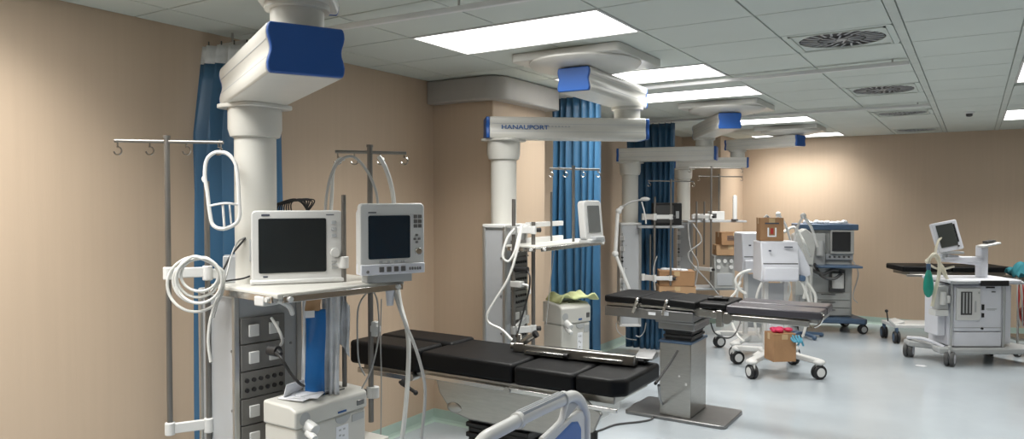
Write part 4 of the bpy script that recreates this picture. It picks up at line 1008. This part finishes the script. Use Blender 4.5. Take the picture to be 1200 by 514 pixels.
# ================================================================ VENTILATOR CARTS
def ventilator(label, loc, rz, body_h=1.36, body_w=.38, lean=0, full=True):
    t = thing('ventilator_cart', label, 'ventilator', loc, rz, 'ventilators on castors')
    # four splayed legs with castors
    hubz = .16
    ends = [(-.33, -.33), (.33, -.33), (-.30, .33), (.30, .33)]
    for (x, y) in ends:
        b = MB().beam((x * .22, y * .22, hubz + .05), (x, y, .175), .08, .05).ball((x, y, .17), .06, .06, .032); b.build('leg', M_WHITE, t, bevel=.01)
        castor(t, (x, y, 0), .072, .032, math.degrees(math.atan2(y, x)) + 60)
    MB().prism(rrect(.30, .26, .06), 'z', .14, .23).build('base_hub', M_WHITE, t, bevel=.012)
    for x in (-.10, .10): MB().prism(rrect(.045, .06, .012, cx=x), 'z', .22, .97).build('upright', M_WHITE, t, bevel=.003)
    MB().box(-.085, .085, -.02, .02, .30, .92).build('spine_panel', M_LGREY, t, bevel=.004)
    w = body_w
    b = MB().prism([(-.13, .95), (.16, .95), (.16, body_h), (-.11, body_h), (-.15, 1.16), (-.17, 1.10)], 'x', -w / 2, w / 2); b.build('housing', M_COOL, t, bevel=.014, seg=3)
    MB().cbox((0, -.155, 1.135), (w - .03, .012, .01)).build('seam_groove', M_DGREY, t)
    MB().box(-w / 2 + .015, w / 2 - .015, -.20, -.12, .965, 1.10).build('drawer_front', M_COOL, t, bevel=.012)
    b = MB().prism([(w / 2 - .01, 1.34), (w / 2 + .05, 1.25), (w / 2 + .12, 1.10), (w / 2 + .13, 1.02), (w / 2 + .04, .97), (w / 2 - .01, .97)], 'y', -.12, .08); b.build('side_cheek', M_COOL, t, bevel=.01)
    b = MB().prism(rrect(.06, .06, .02, cx=w / 2 + .02, cy=.99), 'y', -.2, -.1); b.build('exhalation_valve', M_SLATE, t, bevel=.01)
    MB().box(-.12, -.10, -.172, -.15, 1.26, 1.275).box(.04, .12, -.155, -.14, 1.30, 1.31).build('maker_marks', M_INK, t)
    # side rail and gas bottle
    b = MB().tube([(-.16, -.1, .95), (-.22, -.1, .80), (-.23, -.08, .50), (-.16, -.05, .35)], .014); b.build('side_tube', M_TUBE, t)
    b = MB().prism(rrect(.14, .17, .03, cx=-.03, cy=.48), 'y', -.14, -.05); b.build('compressor_box', M_COOL, t, bevel=.01)
    if full:
        b = MB(); b.tube([(.22, -.16, 1.0), (.34, -.2, .80), (.28, -.18, .55), (.33, -.12, .72), (.27, -.1, 1.02), (.22, -.1, 1.20)], .014, n=8)
        b.tube([(.20, -.16, .98), (.28, -.2, .70), (.22, -.18, .40), (.30, -.1, .60), (.33, -.05, 1.0), (.26, .0, 1.28)], .013, n=8)
        b.build('breathing_hoses', M_TUBE, t)
        b = MB().tube([(w / 2, .02, 1.30), (w / 2 + .02, .0, 1.48), (w / 2 + .08, -.02, 1.62)], .012).tube([(w / 2 + .08, -.02, 1.62), (w / 2 + .16, -.03, 1.50), (w / 2 + .22, -.05, 1.30)], .014)
        b.ball((w / 2 + .08, -.02, 1.62), .03); b.build('hose_arm', M_WHITE, t)
    return t
q = at(908, 420, 7.62); va = ventilator('white ventilator cart in front carrying the marked cardboard box on top', (q.x, q.y, 0), 30)
q = at(883, 420, 8.55); vb = ventilator('white ventilator cart half hidden behind the front ventilator cart', (q.x, q.y, 0), 34, body_h=1.41, full=True)
L = va.location
def u_mark(t, w, d, h):
    b = MB(); z0, z1 = h * .18, h * .58
    b.box(-.045, -.030, -d / 2 - .003, -d / 2, z0, z1).box(.030, .045, -d / 2 - .003, -d / 2, z0, z1).box(-.045, .045, -d / 2 - .003, -d / 2, z0, z0 + .014); b.build('printed_bracket', M_PAPER, t)
    b = MB().box(-.012, .012, -d / 2 - .003, -d / 2, z0 + .03, z1 - .005); b.build('printed_bottle', M_RED, t)
    b = MB().box(-.07, .07, -d / 2 - .003, -d / 2, h * .74, h * .80); b.build('printed_line', M_INK, t)
q = at(902, 289, 7.6)
carton('brown cardboard box with white bracket mark standing on the front ventilator cart', (q.x, q.y, 1.363), 26, .235, .18, .235, M_CARD, marks=u_mark)
t = thing('face_mask', 'navy and white mask pouch behind the marked cardboard box', 'mask', (q.x - .07, q.y + .19, 1.363), 30)
MB().prism([(-.07, 0), (.07, 0), (.06, .22), (-.01, .27), (-.06, .22)], 'y', -.012, .012).build('pouch', M_WHITE, t, bevel=.006); MB().prism([(-.04, .18), (.05, .19), (.0, .255)], 'y', -.018, .0).build('inset', M_SLATE, t)
q = at_z(914, 418, .02)
q = at(914, 418, 7.25); bx = carton('open brown cardboard box with pink contents low between the cart castors', (q.x, q.y, .20), 38, .235, .20, .27, M_CARD)
b = MB(); rnd = random.Random(4)
for k in range(7): b.ball((q.x + rnd.uniform(-.08, .08), q.y + rnd.uniform(-.06, .06), .485 + rnd.uniform(0, .02)), rnd.uniform(.03, .05), rnd.uniform(.03, .05), .022, n=6)
tag(b.build('plastic_bag', M_PINK, angle=60), 'crumpled pink-red plastic bag in the open box between the castors', 'bag')
q2 = at(931, 402, 7.15)
b = MB()
for k in range(4): b.tube([q2 + Vector((-.05 + .03 * k, 0, .08)), q2 + Vector((.0 + .02 * k, -.02, .02)), q2 + Vector((.05, .01 * k, .05)), q2 + Vector((.08 - .05 * k, .02, -.02))], .01, n=6)
tag(b.build('blue_tubing', mat('cyan_tubing', (.08, .32, .45), .4)), 'tangle of light blue tubing beside the box between the castors', 'tubing')
b = MB().box(L.x - .17, L.x + .22, L.y - .24, L.y + .12, .185, .199); tag(b.build('cart_tray', M_WHITE, bevel=.004), 'flat white tray low on the front ventilator cart', 'tray')
hose([(868, 330, 7.9), (862, 342, 7.85), (855, 352, 7.8), (856, 372, 7.7), (864, 392, 7.6), (872, 400, 7.5)], .013, M_TUBE, 'white hose curving down left of the ventilator carts', 'hanging_hose')
hose([(880, 316, 7.4), (868, 320, 7.4), (862, 328, 7.4), (866, 338, 7.4), (874, 344, 7.4)], .014, M_TUBE, 'white hose bowing out left of the front ventilator body', 'hanging_hose')

# ================================================================ GREY-BLUE ANAESTHESIA MACHINE at the back wall
q = at(967, 370, 10.15)
t = thing('anaesthesia_machine', 'grey anaesthesia machine with blue top shelf standing at the back wall', 'anaesthesia machine', (q.x, q.y, 0), 22)
MB().box(-.36, .30, -.18, .30, .20, 1.44).build('cabinet', M_BODY, t, bevel=.015)
MB().box(-.40, .36, -.24, .32, 1.38, 1.46).build('top_shelf', M_SLATE, t, bevel=.012)
b = MB().box(-.0, .30, -.26, -.16, 1.06, 1.38); b.build('monitor_housing', M_BODY, t, bevel=.01)
MB().box(.02, .25, -.275, -.25, 1.10, 1.36).build('screen', M_BLACK, t, bevel=.004)
MB().box(-.05, .30, -.22, -.17, .98, 1.06).build('control_panel', M_LGREY, t, bevel=.006)
b = MB()
for i in range(5): b.cyl((.0 + .06 * i, -.235, 1.02), (.0 + .06 * i, -.21, 1.02), .014, n=12)
b.build('knobs', M_DGREY, t)
MB().box(-.20, .36, -.46, -.16, .885, .915).build('work_surface', M_SLATE, t, bevel=.01)
MB().box(-.34, -.06, -.24, -.17, .74, 1.34).build('vaporiser_bank', M_GREY, t, bevel=.008)
b = MB()
for (x, z) in ((-.27, 1.12), (-.14, 1.12)): b.cyl((x, -.28, z - .08), (x, -.28, z + .12), .05, n=18)
b.build('vaporiser', M_GREY, t)
b = MB().cyl((.10, -.25, .60), (.10, -.25, .80), .075, n=24); b.build('absorber', M_WHITE, t); MB().box(.0, .2, -.22, -.17, .54, .84).build('recess', M_DGREY, t)
for i in range(3): 
    o_ = MB().box(-.33, .27, -.2, -.17, .22 + .105 * i, .315 + .105 * i); dr = o_.build('drawer', M_BODY, t, bevel=.006)
    MB().box(-.1, .08, -.215, -.198, .29 + .105 * i, .30 + .105 * i).build('handle', M_DGREY, dr)
MB().box(-.42, -.36, -.1, .1, .3, 1.2).build('side_hose_panel', M_GREY, t, bevel=.01)
b = MB().prism([(-.42, -.36), (.26, -.34), (.42, -.38), (.46, -.32), (.36, .32), (-.42, .32)], 'z', .13, .20); b.build('base', M_SLATE, t, bevel=.015)
for (x, y) in ((-.36, -.3), (.40, -.32), (.32, .26), (-.36, .26)): castor(t, (x, y, 0), .062, .03, 20, mw=M_GREY, mf=M_SLATE)
b = MB(); b.tube([(-.30, -.25, .95), (-.25, -.38, .85), (-.12, -.40, .80), (.0, -.36, .86), (.08, -.33, .84)], .022); b.tube([(-.2, -.25, .92), (-.15, -.42, .78), (0, -.42, .74), (.12, -.33, .80)], .022); b.build('breathing_hoses', M_DGREY, t)
b = MB().tube([(.28, -.2, 1.0), (.36, -.24, .8), (.30, -.22, .5), (.36, -.22, .4)], .008).build('cable', M_TUBEG, t)
b = MB(); q = t.location; rnd = random.Random(2)
for k in range(8): b.ball((q.x - .26 + .07 * k, q.y - .05 + rnd.uniform(-.08, .08), 1.475), .05, .06, rnd.uniform(.02, .045), n=6)
tag(b.build('crumpled_cover', M_FILM, angle=60), 'crumpled white cover on top of the grey anaesthesia machine', 'cover')
hose([(918, 272, 9.0), (930, 266, 9.0), (938, 276, 9.0), (944, 288, 9.0), (950, 300, 9.2)], .018, M_TUBE, 'white support tube slanting left of the grey anaesthesia machine', 'support_tube')
hose([(926, 305, 9.2), (934, 300, 9.2), (942, 306, 9.3), (946, 330, 9.4), (942, 350, 9.4)], .022, M_TUBE, 'white corrugated hose between ventilator carts and grey machine', 'corrugated_hose')
b = MB(); q = at(941, 300, 9.5)
t = thing('equipment_stand', 'grey equipment stand squeezed between ventilator carts and grey machine', 'stand', (q.x, q.y, 0), 30)
MB().prism([(-.13, .98), (.12, .94), (.16, 1.30), (.02, 1.42), (-.12, 1.34)], 'y', -.05, .12).build('head', M_BODY, t, bevel=.015); MB().box(-.1, .12, -.03, .12, .55, .93).build('housing', M_BODY, t, bevel=.012)
MB().cyl((0, .04, .05), (0, .04, .6), .03).build('post', M_GREY, t)
b = MB()
for k in range(5): b.beam((0, .04, .06), (.26 * math.cos(k * 1.257), .04 + .26 * math.sin(k * 1.257), .04), .05, .03); b.ball((.26 * math.cos(k * 1.257), .04 + .26 * math.sin(k * 1.257), .03), .03)
b.build('star_base', M_SLATE, t)

# ================================================================ WHITE ANAESTHESIA WORKSTATION at the right
q = at(1138, 420, 8.13)
t = thing('anaesthesia_workstation', 'white anaesthesia workstation with tilted screen on an arm, at the right', 'anaesthesia machine', (q.x, q.y, 0), math.degrees(-YAW))
W = t
# body
MB().box(-.37, .22, -.20, .20, .20, .87).build('cabinet', M_COOL, t, bevel=.012)
MB().box(-.34, .17, -.235, -.19, .37, .86).build('front_panel', M_COOL, t, bevel=.006)
dr = MB().box(-.34, .17, -.240, -.19, .205, .36).build('drawer', M_COOL, t, bevel=.006)
MB().box(-.34, .17, -.241, -.235, .405, .411).build('panel_seam', M_GREY, t)
b = MB().tube([(-.37, -.2, .90), (-.372, -.24, .86), (-.372, -.24, .24), (-.37, -.2, .2)], .014).tube([(.19, -.2, .90), (.192, -.24, .86), (.192, -.24, .24), (.19, -.2, .2)], .014); b.build('side_rail', M_GREY, t)
mod = MB().box(-.325, -.07, -.262, -.23, .49, .84).build('gas_module', M_WHITE, t, bevel=.008)
b = MB().box(-.285, -.165, -.268, -.255, .55, .80); b.build('flow_meter', M_DGREY, mod, bevel=.003)
b = MB()
for x in (-.26, -.225, -.19): b.box(x - .007, x + .007, -.272, -.26, .57, .79)
b.box(-.135, -.12, -.268, -.255, .58, .70).box(-.10, -.085, -.268, -.255, .78, .80); b.build('flow_tubes', M_GREY, mod)
MB().box(-.045, -.02, -.245, -.23, .60, .66).box(-.045, -.02, -.245, -.23, .52, .565).box(.0, .09, -.245, -.23, .835, .85).cyl((-.04, -.25, .40), (-.04, -.23, .40), .012).box(.06, .10, -.243, -.235, .79, .80).build('ports', M_BLACK, t)
MB().box(.005, .12, -.2365, -.235, .605, .613).box(.02, .10, -.2365, -.235, .595, .600).build('faded_print', M_GREY, t)
# table top
MB().box(-.44, .34, -.30, .22, .895, .93).build('work_top', M_COOL, t, bevel=.01)
MB().box(-.10, .20, -.31, -.29, .865, .925).build('black_handle', M_BLACK, t, bevel=.006)
MB().box(-.42, -.14, -.34, -.24, .89, .925).build('side_shelf', M_LGREY, t, bevel=.008)
MB().box(.22, .42, -.28, .1, .88, .905).build('side_flap', M_LGREY, t, bevel=.008)
# right upright next to the hoses
MB().box(.22, .33, -.16, .18, .22, .86).build('side_column', M_COOL, t, bevel=.012)
# base
b = MB().prism([(-.50, -.26), (-.36, -.30), (.42, -.30), (.56, -.26), (.56, -.16), (.40, .18), (.40, .30), (-.36, .30), (-.62, .26), (-.62, .14), (-.44, -.02), (-.50, -.12)], 'z', .13, .195); b.build('base', M_GREY, t, bevel=.015)
b = MB().tube([(-.60, .2, .22), (-.52, 0, .24), (-.42, -.2, .19)], .018); b.build('base_rim', M_COOL, t)
for (x, y) in ((-.40, -.27), (.50, -.24), (-.58, .21), (.38, .28)): castor(t, (x, y, 0), .08, .042, 50, mw=M_COOL, mt=M_DGREY, mf=M_GREY)
MB().box(-.46, -.375, -.14, .12, .30, .88).build('left_module', M_COOL, t, bevel=.01)
b = MB().box(-.52, -.40, -.24, -.12, .60, .86); b.build('breathing_block', M_GREY, t, bevel=.012)
MB().cyl((-.47, -.25, .66), (-.47, -.25, .80), .03).cyl((-.42, -.26, .68), (-.42, -.26, .76), .02).box(-.56, -.42, -.27, -.14, .54, .60).build('valve_dome', M_WHITE, t)
# post, arm and screen
MB().prism(rrect(.10, .10, .025, cx=.10), 'z', .93, 1.26).build('post', M_COOL, t, bevel=.006)
MB().box(-.34, .10, -.05, .03, 1.10, 1.16).prism([(-.38, 1.13), (-.30, 1.10), (.08, 1.06), (.08, 1.13), (-.30, 1.19), (-.38, 1.19)], 'y', -.04, .03).build('screen_arm', M_COOL, t, bevel=.008)
MB().box(-.36, -.16, -.11, .0, 1.195, 1.22).cyl((-.33, -.02, 1.15), (-.33, -.02, 1.27), .035).build('arm_bracket', M_LGREY, t, bevel=.006)
X = Matrix.Translation((-.33, -.06, 1.385)) @ Matrix.Rotation(R(-11), 4, 'Y') @ Matrix.Rotation(R(-10), 4, 'X')
b = MB().prism(rrect(.275, .33, .015), 'y', -.025, .03); b.xf(X); sc = b.build('display', M_COOL, t, bevel=.006)
b = MB().box(-.10, .085, -.029, -.02, -.115, .135); b.xf(X); b.build('screen', mat('grey_screen', (.06, .065, .06), .2), sc)
b = MB().box(.088, .105, -.03, -.02, -.08, .12).cyl((.085, -.035, -.125), (.085, -.02, -.125), .009); b.xf(X); b.build('display_strip', M_BLACK, sc)
MB().cbox((.14, -.06, 1.295), (.19, .13, .02), ry=-12).box(.06, .14, -.05, .05, 1.245, 1.28).build('keyboard_tray', M_WHITE, t, bevel=.006)
b = MB(); b.cbox((.16, -.03, 1.325), (.10, .07, .025), ry=-8, rz=10); b.tube([(.12, -.05, 1.32), (.16, -.08, 1.34), (.22, -.05, 1.33)], .008); b.build('cable_bundle', M_DGREY, t)
b = MB(); b.tube([(-.34, -.05, 1.40), (-.44, -.1, 1.34), (-.50, -.15, 1.22), (-.50, -.18, 1.14), (-.44, -.2, 1.05), (-.41, -.22, .93)], .013); b.tube([(-.62, -.22, 1.08), (-.60, -.22, 1.16), (-.54, -.2, 1.20), (-.49, -.2, 1.14), (-.50, -.22, .98), (-.55, -.24, .80), (-.58, -.24, .64)], .018)
b.tube([(-.49, -.2, 1.12), (-.44, -.2, 1.0), (-.40, -.22, .92)], .016); lab(b.build('breathing_hoses', M_TUBEC, t), 'cream breathing hoses')
q = loc_pt(W, (0, 0, 0))
t = thing('breathing_bag', 'green rubber breathing bag hanging left of the white workstation', 'breathing bag', W.matrix_basis @ Vector((-.63, -.25, .74)), math.degrees(-YAW))
MB().lathe([(.012, .30), (.02, .285), (.035, .24), (.048, .16), (.05, .09), (.038, .03), (.015, .0)], n=20).build('bag', M_GREEN, t); MB().cyl((0, 0, .295), (0, 0, .36), .022).build('connector', M_SLATE, t)
hose([(1095, 300, 8.2), (1085, 306, 8.2), (1100, 315, 8.1), (1118, 312, 8.1)], .012, M_TUBEC, 'cream tube across the back of the white workstation top', 'breathing_tube', n=8)
# small things on the far right of the workstation
q = at(1196, 395, 8.4)
t = thing('utility_trolley', 'trolley with red bags and hoses cut off by the right edge of the photo', 'trolley', (q.x + .08, q.y + .1, 0), 25)
MB().box(-.20, .30, -.15, .2, .86, .90).build('top_shelf', M_STEEL, t, bevel=.006); MB().box(-.20, .30, -.15, .2, .18, .21).build('bottom_shelf', M_STEEL, t, bevel=.006)
for (x, y) in ((-.19, -.14), (.29, -.14), (-.19, .19), (.29, .19)):
    MB().cyl((x, y, .10), (x, y, .88), .012).build('leg', M_CHROME, t); castor(t, (x, y, 0), .045, .022, 30)
b = MB(); rnd = random.Random(11)
for k in range(5):
    x = -.22 + .05 * k; b.tube([(x, -.17, .86), (x + rnd.uniform(-.05, .08), -.2, .70), (x + rnd.uniform(-.06, .06), -.19, .52), (x + rnd.uniform(-.02, .1), -.18, .34)], .009, n=6)
b.build('red_hoses', M_RED, t)
b = MB()
for k in range(5): b.ball((-.15 + .07 * k, -.16, .50 + .07 * (k % 3)), .05, .04, .075, n=7)
b.build('red_bag', mat('dull_red_bag', (.22, .045, .03), .5, var=.4, scale=12), t)
b = MB()
for k in range(4): b.tube([(-.22 + .04 * k, -.18, .88), (-.24 + .05 * k, -.22, .62), (-.20 + .03 * k, -.2, .36)], .008, n=6)
b.build('grey_hoses', M_TUBEG, t)
tq = t.location
b = MB(); rnd = random.Random(5); n = 20; v = []; fs = []
for j in range(n + 1):
    for i in range(n + 1):
        x, y = i / n - .5, j / n - .5
        v.append((x * .46, y * .34, .02 + .13 * (1 - (2 * x) ** 2) * (1 - (2 * y) ** 2) + .03 * math.sin(x * 14 + y * 6) + .02 * math.sin(y * 21) - .10 * max(0, abs(x) - .36)))
for j in range(n):
    for i in range(n): fs.append((j * (n + 1) + i, j * (n + 1) + i + 1, (j + 1) * (n + 1) + i + 1, (j + 1) * (n + 1) + i))
b._add(v, fs); b.xf(Matrix.Translation((tq.x + .04, tq.y, .93)) @ Matrix.Rotation(R(25), 4, 'Z')); tag(b.build('crumpled_cloth', M_TEAL, solid=.015, angle=80), 'crumpled teal cloth at the right edge of the photo', 'cloth')

# ---- black-topped table behind the workstation
q = at(1112, 400, 9.25)
t = thing('operating_table', 'farthest black-topped operating table, behind the white workstation', 'operating table', (q.x, q.y, 0), 28)
pad(t, -.68, -.10, -.25, .25, .90, .97, M_PAD, bev=.018); pad(t, -.09, .62, -.25, .25, .90, .965, M_PAD, bev=.018)
MB().box(-.60, .55, -.22, .22, .85, .90).box(-.64, -.20, -.26, -.24, .84, .87).build('frame', M_STEEL, t, bevel=.006)
MB().box(-.15, .15, -.15, .15, .25, .85).build('column', M_STEEL, t, bevel=.01)
MB().box(-.75, .60, -.20, .20, .19, .235).beam((-.74, -.18, .22), (-.84, -.22, .30), .03, .03).beam((-.75, .0, .22), (-.60, 0, .26), .28, .03).build('base', M_WHITE, t, bevel=.01)
MB().cyl((-.84, -.22, .28), (-.86, -.23, .40), .008).ball((-.865, -.232, .41), .02).build('brake_lever', M_BLACK, t)
for (x, y) in ((-.72, -.18), (.55, -.18), (-.72, .18), (.55, .18)): castor(t, (x, y, 0), .075, .03, 80, mw=M_SLATE, mt=M_BLACK, mf=M_SLATE)
# scrap of paper on the floor
p = at_z(1079, 428, .003)
b = MB(); b.prism([(-.04, -.03), (.03, -.045), (.06, .0), (.03, .04), (-.035, .03), (-.055, 0)], 'z', .001, .003); b.xf(Matrix.Translation((p.x, p.y, 0))); tag(b.build('paper_scrap', M_PAPER), 'small white paper scrap on the floor before the white workstation', 'paper')
